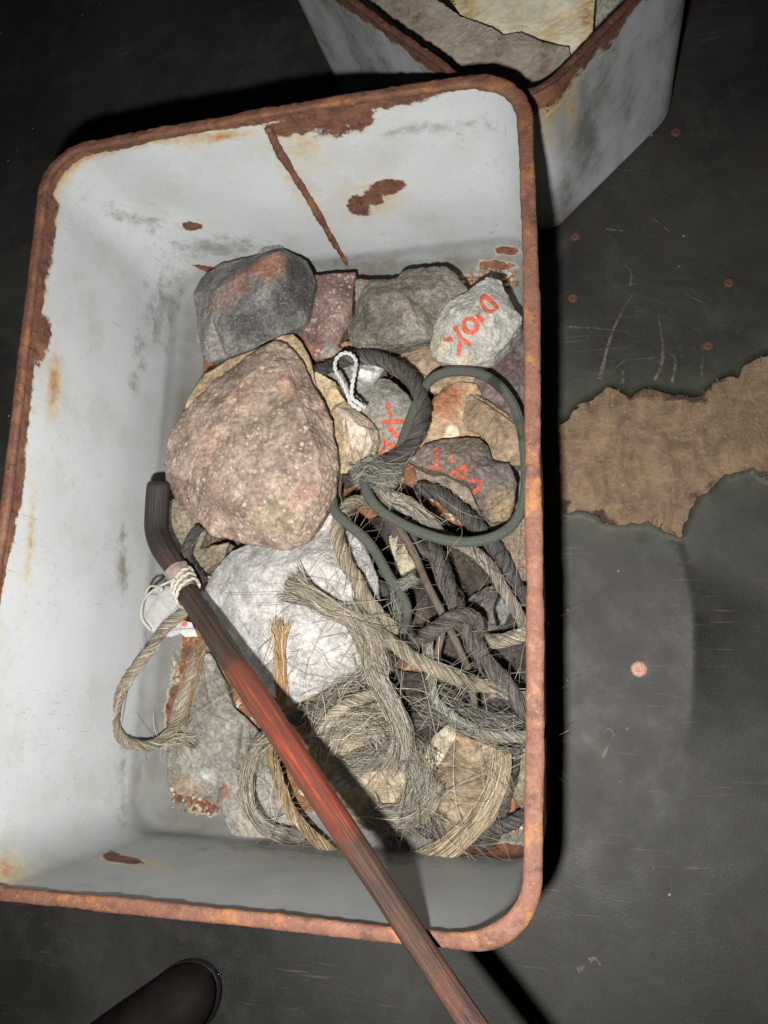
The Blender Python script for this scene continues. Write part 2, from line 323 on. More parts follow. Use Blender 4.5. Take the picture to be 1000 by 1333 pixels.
for off, lz, tv in ((.004, .6, .9), (.009, .2, .5), (.018, 0, .0)):
    sm = hole.copy()
    for _ in range(int(off * 3000)): sm = .5 * sm + .25 * (np.roll(sm, 1, 0) + np.roll(sm, -1, 0))
    t2 = np.roll(sm, -3, 0) - np.roll(sm, 3, 0); n2 = np.stack([t2[:, 1], -t2[:, 0]], 1); n2 /= np.linalg.norm(n2, axis=1)[:, None] + 1e-9
    if (n2 * nrm).sum(1).mean() < 0: n2 = -n2
    rr = sm + n2 * off; ok = ~in_poly(rr, hole); rr = rr[ok]
    rings.append(rr); rz.append(rz[0][ok] * lz); torn.append((tv * (.5 + .5 * fbm(np.c_[rr, rr[:, :1] * 0], 70, 4, 2)) * 1.1).clip(0, 1))
gx, gy = np.meshgrid(np.linspace(-1, 1.2, 45), np.linspace(-1.1, 1.1, 45)); G = np.stack([gx.ravel(), gy.ravel()], 1)
far = np.min(np.linalg.norm(G[:, None] - hole[None, ::6], axis=2), 1) > .04; G = G[far & ~in_poly(G, hole)]
# a lapped edge in the sheeting
sx = np.array([at(x, y, 0)[:2] for x, y in [(886, 706), (890, 720), (897, 745), (906, 780), (910, 815), (910, 860), (908, 905), (902, 950), (890, 1010)]])
tt = np.linspace(0, 8, 130); sx = np.stack([np.interp(tt, range(9), sx[:, k]) for k in (0, 1)], 1)
sh = np.interp(tt, [0, 5, 6.3, 8], [.0011, .0011, .0005, 0])
sx[:, 0] += .0005 * fbm(np.c_[sx, sx[:, :1]], 120, 2)
for dx, k in ((.0002, 0.), (-.0005, 1.), (-.004, .9), (-.02, .5), (-.045, 0.)):
    rr = sx + [dx, 0]; ok = ~in_poly(rr, hole) & (np.min(np.linalg.norm(rr[:, None] - hole[None, ::3], axis=2), 1) > .004)
    rings.append(rr[ok]); rz.append(sh[ok] * k); torn.append(np.zeros(ok.sum()))
G = G[np.min(np.linalg.norm(G[:, None] - sx[None, ::4], axis=2), 1) > .05]
allp = np.vstack(rings + [G]); zz = np.r_[np.concatenate(rz), np.zeros(len(G))]; tn = np.r_[np.concatenate(torn), np.zeros(len(G))]
vo, eo, fo, ov, _, _ = delaunay_2d_cdt([Vector(p) for p in allp], [(i, (i + 1) % hn) for i in range(hn)], [], 0, 1e-6)
V2 = np.array([[v.x, v.y] for v in vo]); z2 = np.array([zz[o[0]] if o else 0 for o in ov]); t2_ = np.array([tn[o[0]] if o else 0 for o in ov])
FC = [f for f in fo]; cents = np.array([V2[list(f)].mean(0) for f in FC]); keep = ~in_poly(cents, hole)
FC = [list(f) for f, k in zip(FC, keep) if k]
V3 = np.c_[V2, z2]; inv = {}
for i, o in enumerate(ov):
    for k in o: inv[k] = i
nb0 = len(V3); low = V3[[inv[i] for i in range(hn)]] - np.array([0, 0, .0030]); low[:, :2] -= nrm * .0002
V3 = np.vstack([V3, low]); t2_ = np.r_[t2_, np.ones(hn)]
FC += [[inv[i], inv[(i + 1) % hn], nb0 + (i + 1) % hn, nb0 + i] for i in range(hn)]
fl_o = mk('floor', V3, FC, M['sheet'], origin=(0, 0, 0), attrs={'torn': t2_}); fl_o['kind'] = 'structure'; fl_o['label'] = 'dark worn floor sheeting with a torn hole'
# boards under the sheeting
n = 160; xs = np.linspace(.06, .50, n); ys = np.linspace(-.08, .24, n); gx, gy = np.meshgrid(xs, ys)
Vb = np.c_[gx.ravel(), gy.ravel(), np.zeros(n * n)]; Vb[:, 2] = -.0016 + .0009 * fbm(Vb * [1, .35, 1], 45, 5, 4) 
Fb = [[j * n + i, j * n + i + 1, (j + 1) * n + i + 1, (j + 1) * n + i] for j in range(n - 1) for i in range(n - 1)]
ed = np.concatenate([np.min(np.linalg.norm(q[:, None, :2] - hole[None, ::2], axis=2), 1) for q in np.array_split(Vb, 40)])
edge = sstep(.007, .0, ed + .006 * fbm(Vb, 120, 15, 3)) * (.55 + .9 * fbm(Vb, 35, 16, 3)) + .5 * sstep(.25, .6, fbm(Vb, 28, 18, 3)); Vb[:, 2] += .0009 * fbm(Vb, 160, 19, 3)
ub = mk('subfloor', Vb, Fb, M['under'], origin=(0, 0, -.003), attrs={'edge': np.clip(edge, 0, 1)}); ub['kind'] = 'structure'; ub['label'] = 'bare brown backing showing through the torn floor'
ND = []
_r = np.random.default_rng(77); _u = np.linspace(0, 1, 7)
for k in range(40):
    i = int(_r.integers(0, hn)); L = _r.uniform(.002, .006) * _r.uniform(.3, 1); a = _r.normal(0, .8); d = -nrm[i]; d = np.array([d[0] * math.cos(a) - d[1] * math.sin(a), d[0] * math.sin(a) + d[1] * math.cos(a), 0]); q = np.array([-d[1], d[0], 0])
    ND.append(np.array([hole[i][0], hole[i][1], .0004]) - d * .001 + d * (L * _u)[:, None] + q * (L * _r.normal(0, .5) * _u ** 2)[:, None] + np.array([0, 0, 1]) * (-.0022 * _u + .0015 * np.sin(3.1 * _u))[:, None])
def m_scuff():
    t = NT('pale scuff in the floor sheeting'); n = t.noise(260, 4, .65); t.fin((.15, .145, .125), .85, None, .2)
    tr = t.new('ShaderNodeBsdfTransparent'); mx = t.new('ShaderNodeMixShader')
    t.link(t.ramp(t.math('ADD', n, t.attr('wear')), .42, .85), mx.inputs[0]); t.link(t.b.outputs[0], mx.inputs[1]); t.link(tr.outputs[0], mx.inputs[2]); t.link(mx.outputs[0], t.out.inputs[0]); return t.m
M['scuff'] = m_scuff()
def floor_scuff(pts, w, fade):
    P = np.array([at(x, y, 0) for x, y in pts]); d = np.r_[0, np.cumsum(np.linalg.norm(np.diff(P, axis=0), axis=1))]; k = max(12, int(d[-1] / .001)); q = np.linspace(0, d[-1], k); C = np.stack([np.interp(q, d, P[:, i]) for i in range(3)], 1)
    for _ in range(8): C[1:-1] = .5 * C[1:-1] + .25 * (C[2:] + C[:-2])
    T = np.gradient(C, axis=0)[:, :2]; T /= np.linalg.norm(T, axis=1)[:, None] + 1e-9; N = np.c_[-T[:, 1], T[:, 0]]; ww = w * (1 + .5 * fbm(C, 90, 3, 2)) * np.interp(np.linspace(0, 1, k), [0, .1, 1], [1.2, 1, .35]); V = []; wr = []
    for c in (-1, -.4, .4, 1): V.append(np.c_[C[:, :2] + N * (ww * c)[:, None], np.full(k, .0013 if fade < .1 else .00035)]); wr.append(fade + (.3 if abs(c) == 1 else 0) + .12 * np.linspace(0, 1, k))
    mk('scuff_mark', np.vstack(V), [[a * k + i, a * k + i + 1, (a + 1) * k + i + 1, (a + 1) * k + i] for a in range(3) for i in range(k - 1)], M['scuff'], fl_o, attrs={'wear': np.concatenate(wr)})
for pts, w, fd in [(((305, 650), (320, 590), (340, 510), (365, 440), (400, 370), (445, 305)), .0017, .08), (((425, 280), (435, 225), (400, 195), (335, 168)), .0013, .15), (((520, 650), (550, 600), (556, 520), (545, 450), (535, 390)), .0017, .1), (((590, 660), (606, 590), (600, 550), (575, 545)), .0013, .1), (((395, 665), (398, 610)), .0016, .1), (((170, 440), (300, 448), (420, 460), (520, 474)), .0008, .15), (((330, 55), (440, 70), (520, 85)), .0007, .15), (((515, 15), (580, 65), (630, 112)), .0007, .15), (((640, 310), (720, 350), (790, 390)), .0007, .2), (((705, 640), (712, 560), (700, 430)), .0012, .2), (((350, 620), (420, 560), (450, 540)), .0008, .2)]:
    floor_scuff(ZF(*pts), w, fd)
for pts, w, fd in [([(785, 985), (800, 955)], .0012, .0), ([(788, 950), (796, 947), (798, 955)], .0007, .0), ([(815, 950), (822, 944)], .0008, .0), ([(806, 1018), (812, 1012)], .0006, .0), ([(752, 1262), (762, 1255)], .0016, .0), ([(768, 1250), (776, 1244), (782, 1256)], .0014, .0), ([(850, 1130), (852, 1124)], .0006, .0), ([(830, 1028), (880, 1032)], .0006, .15), ([(745, 960), (775, 915), (790, 890)], .0018, .25), ([(310, 100), (350, 40)], .0008, .2), ([(345, 150), (368, 60)], .0012, .2), ([(780, 190), (830, 240)], .0007, .2), ([(760, 215), (840, 225), (900, 250)], .0006, .2)]:
    floor_scuff(pts, w, fd)

# ------------------------------------------------------------------ copper tacks in the floor
def disc_mesh(c, r, h, n=14, seed=0):
    rnd = random.Random(seed); V = []; F = []
    for rr, z in ((r, -.0006), (r * 1.0, h * .45), (r * .8, h * .9), (r * .4, h), (r * .25, h * .72)):
        for i in range(n):
            a = i * 2 * math.pi / n; q = rr * (1 + rnd.uniform(-.05, .05)); V.append((c[0] + q * math.cos(a), c[1] + q * math.sin(a), c[2] + z))
    for k in range(4):
        for i in range(n): F.append([k * n + i, k * n + (i + 1) % n, (k + 1) * n + (i + 1) % n, (k + 1) * n + i])
    F.append([4 * n + i for i in range(n)]); return V, F
for i, (x, y, r, m, lab) in enumerate([
        (832, 871, .0042, 'copper', 'bright shiny copper tack in the bare dark floor right of the white box'),
        (749, 308, .0034, 'copper_dull', 'dull copper tack in the floor just below the corner of the grey tin'),
        (746, 388, .0035, 'copper_dull', 'dull copper tack beside the box, second one below the grey tin'),
        (949, 368, .0034, 'copper_dull', 'dull copper tack nearest the right edge above the torn floor'),
        (922, 450, .0034, 'copper_dull', 'dull copper tack just above the torn brown patch'),
        (880, 172, .0036, 'copper_dull', 'dark copper tack in the floor right of the grey tin')]):
    Vt, Ft = disc_mesh(at(x, y, 0), r * (1 if i == 0 else .86), .0009, n=11, seed=i); tag(mk('copper_tack', Vt, Ft, M[m]), lab, 'tack', 'copper tacks in the floor')

# ------------------------------------------------------------------ tin boxes
def rrect(w, l, r, na=14, ms=70, ml=100, bow=(0, 0, 0, 0)):
    """rounded rectangle, counter-clockwise from the middle of the right side; bow = outward bulge of right, top, left, bottom"""
    P = []; S = []
    cs = [(w - r, l - r, 0), (-w + r, l - r, 90), (-w + r, -l + r, 180), (w - r, -l + r, 270)]
    starts = [(w, -l + r), (w - r, l), (-w, l - r), (-w + r, -l)]; ends = [(w, l - r), (-w + r, l), (-w, -l + r), (w - r, -l)]
    nn = [ml, ms, ml, ms]; out = [(1, 0), (0, 1), (-1, 0), (0, -1)]
    for k in range(4):
        for i in range(nn[k]):
            t = i / nn[k]; b = bow[k] * math.sin(math.pi * t)
            P.append((starts[k][0] + (ends[k][0] - starts[k][0]) * t + out[k][0] * b, starts[k][1] + (ends[k][1] - starts[k][1]) * t + out[k][1] * b)); S.append(k)
        for i in range(na):
            a = math.radians(cs[k][2] + 90 * i / na); P.append((cs[k][0] + r * math.cos(a), cs[k][1] + r * math.sin(a))); S.append(k + .5)
    return np.array(P), np.array(S)
def inset(P, d):
    T = np.roll(P, -1, 0) - np.roll(P, 1, 0); N = np.stack([-T[:, 1], T[:, 0]], 1); N /= np.linalg.norm(N, axis=1)[:, None]; return P + N * (d if np.isscalar(d) else np.asarray(d)[:, None])
def grid_faces(nr, nc, flip=False, closed=True):
    F = []
    for j in range(nr - 1):
        for i in range(nc if closed else nc - 1):
            a, b, c, d = j * nc + i, j * nc + (i + 1) % nc, (j + 1) * nc + (i + 1) % nc, (j + 1) * nc + i
            F.append([a, d, c, b] if flip else [a, b, c, d])
    return F
def blob(px, cx, cy, rx, ry, rot=0.):
    c, s = math.cos(rot), math.sin(rot); dx, dy = px[:, 0] - cx, px[:, 1] - cy
    return np.clip(1 - np.hypot((dx * c + dy * s) / rx, (-dx * s + dy * c) / ry) * .5, 0, 1)
def tin_box(name, label, loc, rotz, w, l, d, tap, r, bow, field, mat, rim_r, seed):
    root = thing(name, label, 'tin box', loc)
    R2 = np.array([[math.cos(rotz), -math.sin(rotz)], [math.sin(rotz), math.cos(rotz)]])
    def W(P2, z):
        q = P2 @ R2.T; return np.c_[q[:, 0] + loc[0], q[:, 1] + loc[1], (np.full(len(q), z) if np.isscalar(z) else z) + loc[2]]
    top, S = rrect(w, l, r, bow=bow); bot, _ = rrect(w - tap, l - tap, r * .9); nc = len(top)
    dent = lambda P, z: P * (1 + 0) + 0
    def section(t, off):               # t: 0 rim .. 1 bottom
        P = top * (1 - t) + bot * t; wob = .0012 * fbm(np.c_[top * 14, np.full(nc, t * 2.)], 1, seed, 2)
        return inset(P, off + wob)
    ts = np.linspace(.0, .88, 58); fil = .016
    rows = [W(section(t, .0016), d * (1 - t)) for t in ts]; tt = list(ts)
    for a in np.linspace(0, 90, 9)[1:]:
        a_ = math.radians(a); off = .0016 + fil * (1 - math.cos(a_)); z = d * .12 - (d * .12 - .0012) * math.sin(a_)
        rows.append(W(section(min(1, 1 - z / d), off), z)); tt.append(1 - z / d)
    Vi = np.vstack(rows); ti = np.repeat(tt, nc); Si = np.tile(S, len(rows))
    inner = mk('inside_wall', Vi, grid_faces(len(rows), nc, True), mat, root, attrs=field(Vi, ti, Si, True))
    rows = [W(section(t, 0), d * (1 - t)) for t in np.linspace(0, .985, 44)] + [W(section(1, .0025), .0004)]
    Vo = np.vstack(rows); to = np.repeat(np.r_[np.linspace(0, .985, 44), 1], nc)
    mk('outside_wall', Vo, grid_faces(len(rows), nc), mat, root, attrs=field(Vo, to, np.tile(S, 45), False))
    # bottom plate
    edge = section(1, .0016 + fil + .0008); k = np.linspace(1.02, 0, 34)
    Vp = np.vstack([W(edge * q, .0016) for q in k]); Vp[:, 2] += .0009 * fbm(Vp, 70, seed + 5, 4)
    mk('bottom', Vp, grid_faces(34, nc, True), M['base'], root)
    # rolled rim
    T = section(0, .0008); ang = np.linspace(0, 2 * math.pi, 15)[:-1]; arc = np.cumsum(np.r_[0, np.linalg.norm(np.diff(T, axis=0), axis=1)])
    base3 = np.c_[T, np.zeros(nc)]; rr = rim_r * (1 + .2 * fbm(base3, 45, seed + 9, 4)); N = inset(T, 1) - T
    rows = []
    for a in ang:
        q = T - N * (np.cos(a) * rr * (1. if np.cos(a) > 0 else (.4 + .5 * sstep(.09, .11, T[:, 0]) * (rim_r > .003) + .25 * sstep(-.14, -.165, T[:, 1]) * (rim_r > .003))))[:, None]; rows.append(W(q, d + np.sign(np.sin(a)) * np.abs(np.sin(a)) ** .6 * rr * .5))
    Vr = np.vstack(rows); Vr += (fbm(Vr, 420, seed + 3, 3) * .0005)[:, None]; Vr[:, 2] += .0009 * fbm(Vr, 28, seed + 4, 2)
    mk('rim', Vr, grid_faces(15, nc)[: 14 * nc] if False else [f for j in range(14) for f in [[j * nc + i, ((j + 1) % 14) * nc + i, ((j + 1) % 14) * nc + (i + 1) % nc, j * nc + (i + 1) % nc] for i in range(nc)]], M['rust'] if rim_r > .003 else M['rust_dark'], root)
    return root
DEP = .1417
def field1(V, t, S, inside):
    px = to_px(V); nz = fbm(V, 40, 11, 3); nz2 = fbm(V, 13, 12, 2); z = V[:, 2]
    below = t * DEP
    if not inside: return dict(rust=np.clip(.45 + .3 * nz - below * 2, 0, 1), stain=.3 + .3 * nz, grime=.5 + .4 * nz, dirt_shade=np.full(len(V), .3))
    wid = np.where(S < 1, .004, np.where(S < 2, .0045 + .004 * nz2, np.where(S < 3, .0050 + .0045 * nz2, .0040 + .0025 * nz2)))
    wid = wid + .0025 * sstep(900, 250, px[:, 1]) * (S > 1.6) * (S < 3) - .002 * sstep(600, 800, px[:, 1]) * (S > 1.6) * (S < 3)
    rust = np.clip(1.05 - below / np.maximum(wid * (1 + .5 * nz), .0015) * .55, 0, 1)
    for b in [(505, 244, 24, 10, -.1), (468, 268, 16, 13, .4), (486, 256, 14, 12, .3), (250, 294, 13, 6, .1), (160, 1119, 26, 5, .12), (146, 1113, 10, 6, .2), (660, 326, 16, 6, .1), (648, 345, 22, 6, .1), (440, 150, 44, 26, -.15), (462, 150, 26, 22, -.1), (395, 160, 50, 14, -.2), (520, 126, 60, 12, -.18), (52, 440, 14, 34, .12), (280, 352, 30, 4, .2), (655, 1108, 44, 10, .05), (620, 1104, 30, 6, .05)]:
        rust = np.maximum(rust, np.where(t > .0, blob(px, *b), 0))
    rust = np.maximum(rust, sstep(.955, 1, t) * (.55 + .75 * nz))
    arcn = fbm(np.c_[V[:, :2] * 1., V[:, 2] * 0], 16, 61, 3); w2 = .0035 + .022 * np.clip(arcn + .12, 0, 1) * np.where((S > .6) & (S < 3), 1, .35)
    stain = np.clip(1 - (below - wid * .8) / w2, 0, 1) * np.clip(.72 + .9 * arcn, .2, 1)
    stain = np.where(S < .5, 0, stain) * np.where((px[:, 0] > 540) & (S > .4) & (S < 1.6), .5, 1)
    for b, k in [((395, 190, 34, 34, .5), .6), ((380, 230, 14, 70, -.5), .6), ((285, 178, 50, 10, -.15), .8), ((490, 258, 42, 26, -.2), .62), ((412, 270, 12, 40, -.5), .55), ((70, 500, 10, 50, .05), .85), ((40, 700, 7, 90, .1), .7), ((10, 1130, 34, 24, .3), .75), ((175, 1124, 46, 6, .1), .7), ((250, 297, 18, 10, 0), .6)]:
        stain = np.maximum(stain, k * blob(px, *b) * 1.25)
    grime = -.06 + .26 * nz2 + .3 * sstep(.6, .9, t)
    for b, k in [((160, 740, 7, 30, 0), .85), ((160, 700, 6, 18, .2), .8), ((182, 460, 9, 26, 0), .7), ((205, 430, 10, 14, 0), .7), ((175, 500, 7, 16, 0), .7), ((178, 285, 60, 14, .25), .62), ((280, 322, 60, 12, 0), .75), ((215, 395, 24, 60, .3), .7), ((570, 165, 60, 9, -.1), .72), ((640, 165, 20, 10, 0), .6), ((500, 345, 160, 10, 0), .75), ((420, 1112, 160, 8, .08), .75), ((160, 1020, 5, 60, 0), .62)]:
        grime = np.maximum(grime, k * blob(px, *b) * 1.15)
    dirt_shade = .62 * sstep(.82, .90, t) + .36 * sstep(.905, .97, t) + .10 * sstep(.5, .85, t) * (.5 + nz2)
    kn = sstep(-.146, -.170, V[:, 1] + .006 * nz2); dirt_shade = dirt_shade * (1 - kn) + kn * np.maximum(dirt_shade, .42 + .42 * sstep(.70, .88, t) + .12 * nz2)  # near wall darkened evenly: grimy paint plus grazing-light shade put into the colour
    kr = sstep(.102, .113, V[:, 0]) * sstep(.165, .14, V[:, 1]); dirt_shade = np.maximum(dirt_shade, .9 * kr)  # shade painted into the colour of the right wall beside the stones
    return dict(rust=rust, stain=stain, grime=grime, dirt_shade=np.clip(dirt_shade, 0, 1))
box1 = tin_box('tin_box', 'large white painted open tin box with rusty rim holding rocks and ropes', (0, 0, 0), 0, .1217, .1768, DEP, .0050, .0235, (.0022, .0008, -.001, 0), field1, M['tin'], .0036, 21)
U_, V_ = np.array([math.cos(math.radians(44)), math.sin(math.radians(44))]), np.array([-math.sin(math.radians(44)), math.cos(math.radians(44))])
lu, lv = .0665, .105
c2 = U_ * (.199 + lu) + V_ * (.0405 + lv)
def field2(V, t, S, inside):
    px = to_px(V); nz = fbm(V, 45, 31, 3); n2 = fbm(V * [1, 1, .4], 40, 33, 4); below = t * .125
    return dict(rust=np.maximum(np.clip(.95 - below / (.015 + .012 * n2) * .5, 0, 1), sstep(.955, .99, t) * (.6 + .3 * nz)) if not inside else np.full(len(V), .3), stain=np.clip(np.clip(.6 - below / .03 + .4 * nz, 0, 1) * .8 + .9 * sstep(.2, .6, fbm(V * [1, 1, .25], 30, 36, 3)), 0, 1), grime=np.clip(.34 + .9 * n2 + .35 * sstep(.85, 1, t) + .4 * sstep(.3, .0, t), 0, 1.4), dirt_shade=np.clip(.28 + .75 * n2 + .3 * sstep(.3, 0, t), 0, .7))
box2 = tin_box('tin_box', 'smaller bluish grey tin box with papers behind the white box', (c2[0], c2[1], 0), math.radians(44), lu, lv, .125, .003, .029, (0, 0, 0, 0), field2, M['tin2'], .0024, 77)
# rusty flange round the foot of the second box, and the solder seam of the first
def cat_rom(P, step):
    P = np.asarray(P, float)
    if len(P) == 2: P = np.array([P[0], P[0] * .67 + P[1] * .33, P[0] * .33 + P[1] * .67, P[1]])
    Q = np.vstack([2 * P[0] - P[1], P, 2 * P[-1] - P[-2]]); out = []
    for i in range(1, len(Q) - 2):
        p0, p1, p2, p3 = Q[i - 1:i + 3]
        for t in np.linspace(0, 1, 24, endpoint=False):
            out.append(.5 * (2 * p1 + (p2 - p0) * t + (2 * p0 - 5 * p1 + 4 * p2 - p3) * t * t + (3 * p1 - p0 - 3 * p2 + p3) * t ** 3))
    out.append(P[-1]); out = np.array(out); d = np.r_[0, np.cumsum(np.linalg.norm(np.diff(out, axis=0), axis=1))]
    s = np.linspace(0, d[-1], max(6, int(d[-1] / step) + 1)); return np.stack([np.interp(s, d, out[:, k]) for k in range(3)], 1)
def frames(C):
    T = np.gradient(C, axis=0); T /= np.linalg.norm(T, axis=1)[:, None] + 1e-12
    N = np.zeros_like(T); a = np.array([0, 0, 1.]) if abs(T[0][2]) < .9 else np.array([1., 0, 0]); n = np.cross(T[0], a); n /= np.linalg.norm(n)
    for i in range(len(C)):
        n = n - T[i] * (n @ T[i]); n /= np.linalg.norm(n) + 1e-12; N[i] = n
    return T, N, np.cross(T, N)
def arclen(C): return np.r_[0, np.cumsum(np.linalg.norm(np.diff(C, axis=0), axis=1))]
def tube(C, rad, ns=10, fr=None, twist=0., ell=None):
    T, N, B = fr if fr is not None else frames(C); n = len(C); rad = np.broadcast_to(rad, (n,)); s = arclen(C)
    a = np.linspace(0, 2 * math.pi, ns, endpoint=False); ex, ey = ell or (1, 1)
    V = (C[:, None] + rad[:, None, None] * (np.cos(a)[None, :, None] * N[:, None] * ex + np.sin(a)[None, :, None] * B[:, None] * ey)).reshape(-1, 3)
    aa = a[None] + twist * s[:, None]; uv = np.stack([np.cos(aa), np.sin(aa), np.broadcast_to(s[:, None], aa.shape)], -1).reshape(-1, 3)
    F = [[j * ns + i, j * ns + (i + 1) % ns, (j + 1) * ns + (i + 1) % ns, (j + 1) * ns + i] for j in range(n - 1) for i in range(ns)]
    F += [list(range(ns))[::-1], [(n - 1) * ns + i for i in range(ns)]]
    return V, F, uv
tp = np.array([.0, .1780, 0]); 
def on_top_wall(x, y):        # where the line of sight meets the inside of the far wall of the box
    o = CAM; d = at(x, y, 0) - CAM; best = None
    for t in np.linspace(.4, 1.05, 1400):
        p = o + d * t; wy = .1768 - .0016 - .0050 * (1 - p[2] / DEP) + .0008 * math.sin(math.pi * (p[0] + .1) / .2)
        if p[1] >= wy or p[2] < .006: return p
    return p
SP = [on_top_wall(x, y) for x, y in [(349, 166), (354, 176), (362, 193), (376, 216), (391, 240), (405, 262), (420, 288), (436, 315), (449, 336), (456, 349)]]
SC = cat_rom(SP, .0009); SC[:, 1] -= .0003
Vs, Fs, us = tube(SC, .0021 * (1 + .4 * fbm(SC, 120, 5, 3)), 8); Vs += (fbm(Vs, 600, 7, 2) * .0005)[:, None]
mk('seam', Vs, Fs, M['rust'], next(c for c in box1.children if c.name.startswith('inside_wall')))

# ------------------------------------------------------------------ stones
def subdivide(V, F):
    E = np.sort(np.vstack([F[:, [0, 1]], F[:, [1, 2]], F[:, [2, 0]]]), 1); key = E[:, 0].astype(np.int64) * len(V) + E[:, 1]
    u, inv = np.unique(key, return_inverse=True); a, b = u // len(V), u % len(V); n = len(V); m = len(F)
    e = n + inv.reshape(3, m).T
    V = np.vstack([V, (V[a] + V[b]) / 2])
    F = np.vstack([np.c_[F[:, 0], e[:, 0], e[:, 2]], np.c_[F[:, 1], e[:, 1], e[:, 0]], np.c_[F[:, 2], e[:, 2], e[:, 1]], e]); return V, F
def lap(V, F, lam, it):
    E = np.unique(np.sort(np.vstack([F[:, [0, 1]], F[:, [1, 2]], F[:, [2, 0]]]), 1), axis=0)
    deg = np.bincount(E.ravel(), minlength=len(V))[:, None]
    for _ in range(it):
        S = np.stack([np.bincount(E[:, 0], V[E[:, 1], k], len(V)) + np.bincount(E[:, 1], V[E[:, 0], k], len(V)) for k in range(3)], 1)
        V = V + lam * (S / np.maximum(deg, 1) - V)
    return V
def vnormals(V, F):
    n = np.cross(V[F[:, 1]] - V[F[:, 0]], V[F[:, 2]] - V[F[:, 0]]); N = np.zeros_like(V)
    for k in range(3):
        for c in range(3): N[:, c] += np.bincount(F[:, k], n[:, c], len(V))
    return N / (np.linalg.norm(N, axis=1)[:, None] + 1e-15)
ROCKS = {}
def stone(name, label, cat, outline, zs, zb, inner=(), mat='rock_grey', c1=(.2, .2, .2), c2=(.3, .3, .3), blobs=(), amp=.0012, freq=90, seed=0, sm=2, target=.0011, grooves=(), bottom_in=.84, tfreq=60, strat=None, wave=None, fine=.0003):
    O = np.array([at(p[0], p[1], p[2] if len(p) > 2 else zs) for p in outline]); I = [at(p[0], p[1], p[2]) for p in inner]
    I = [p for p in I if in_poly(np.array([p[:2]]), O[:, :2])[0]]
    if not I: I = [np.r_[O[:, :2].mean(0), zs + (zs - zb) * .15]]
    n = len(O); A = np.vstack([O, I])
    vo, _, fo, ov, _, _ = delaunay_2d_cdt([Vector(p[:2]) for p in A], [], [list(range(n))], 1, 1e-7)
    z = [A[o[0]][2] if o else zs for o in ov]; V = np.array([[v.x, v.y, zz] for v, zz in zip(vo, z)]); inv = {k: i for i, o in enumerate(ov) for k in o}
    F = [list(f) for f in fo]; m = len(V); cen = O.mean(0)
    Bm = np.c_[cen[:2] + (O[:, :2] - cen[:2]) * bottom_in, np.full(n, zb)]; V = np.vstack([V, Bm, [[cen[0], cen[1], zb]]])
    # orientation: top faces up
    for f in F:
        a, b, c = V[f[0]], V[f[1]], V[f[2]]
        if (b[0] - a[0]) * (c[1] - a[1]) - (b[1] - a[1]) * (c[0] - a[0]) < 0: f.reverse()
    area = sum(O[i][0] * O[(i + 1) % n][1] - O[(i + 1) % n][0] * O[i][1] for i in range(n)); ccw = area > 0
    for i in range(n):
        j = (i + 1) % n; a, b, c, d = inv[i], inv[j], m + j, m + i
        q = [[b, a, d], [b, d, c], [m + n, c, d]] if ccw else [[a, b, d], [b, c, d], [m + n, d, c]]
        F += q
    F = np.array(F)
    lev = 0
    while lev < 7:
        el = np.linalg.norm(V[F[:, 0]] - V[F[:, 1]], axis=1); 
        if np.percentile(el, 85) < target or len(F) > 60000: break
        V, F = subdivide(V, F); lev += 1
        if lev == 2 and sm > 1: V = lap(V, F, .12, 1)
        if lev == 4 and sm: V = lap(V, F, .3, sm)
    N = vnormals(V, F)
    d = amp * fbm(V, freq, seed, 3) + amp * .5 * np.abs(fbm(V, freq * 2.2, seed + 3, 3)) + fine * fbm(V, 900, seed + 5, 2)
    if strat is not None: 
        zz = (V[:, 2] + .002 * fbm(V, 50, seed + 8, 2)) / strat; d = d + .0012 * (np.abs((zz % 1) - .5) - .25)
    V = V + N * d[:, None]
    if wave is not None: V[:, 2] += wave[0] * fbm(V * [1, 1, 0], wave[1], seed + 4, 3) + wave[2] * fbm((V * [1, 1, 0]) @ np.array([[.8, -.6, 0], [.6, .8, 0], [0, 0, 1]]) * [1, .25, 0], wave[3], seed + 6, 2)
    for g, gw, gd in grooves:
        G = np.array([at(p[0], p[1], zs)[:2] for p in g]); dist = np.full(len(V), 1.)
        for a, b in zip(G[:-1], G[1:]):
            ab = b - a; t = np.clip(((V[:, :2] - a) @ ab) / (ab @ ab), 0, 1); dist = np.minimum(dist, np.linalg.norm(V[:, :2] - a - t[:, None] * ab, axis=1))
        V[:, 2] -= np.where(V[:, 2] > zb + .002, gd * sstep(gw, gw * .3, dist), 0)
    V[:, 2] = np.maximum(V[:, 2], .0016)
    k = sstep(-.45, .45, fbm(V, tfreq, seed + 9, 4))[:, None]; col = np.array(c1) * (1 - k) + np.array(c2) * k
    for (x, y, zc, rad, cl, st) in blobs:
        c = at(x, y, zc); dd = np.linalg.norm(V - c, axis=1) + rad * .45 * fbm(V, 110, seed + 13, 3)
        q = (st * sstep(rad * 1.15, rad * .55, dd))[:, None]; col = col * (1 - q) + np.array(cl) * q
    o = tag(mk(name, V, F, M[mat], col=col), label, cat)
    ROCKS[o.name] = (V, F, o); return o
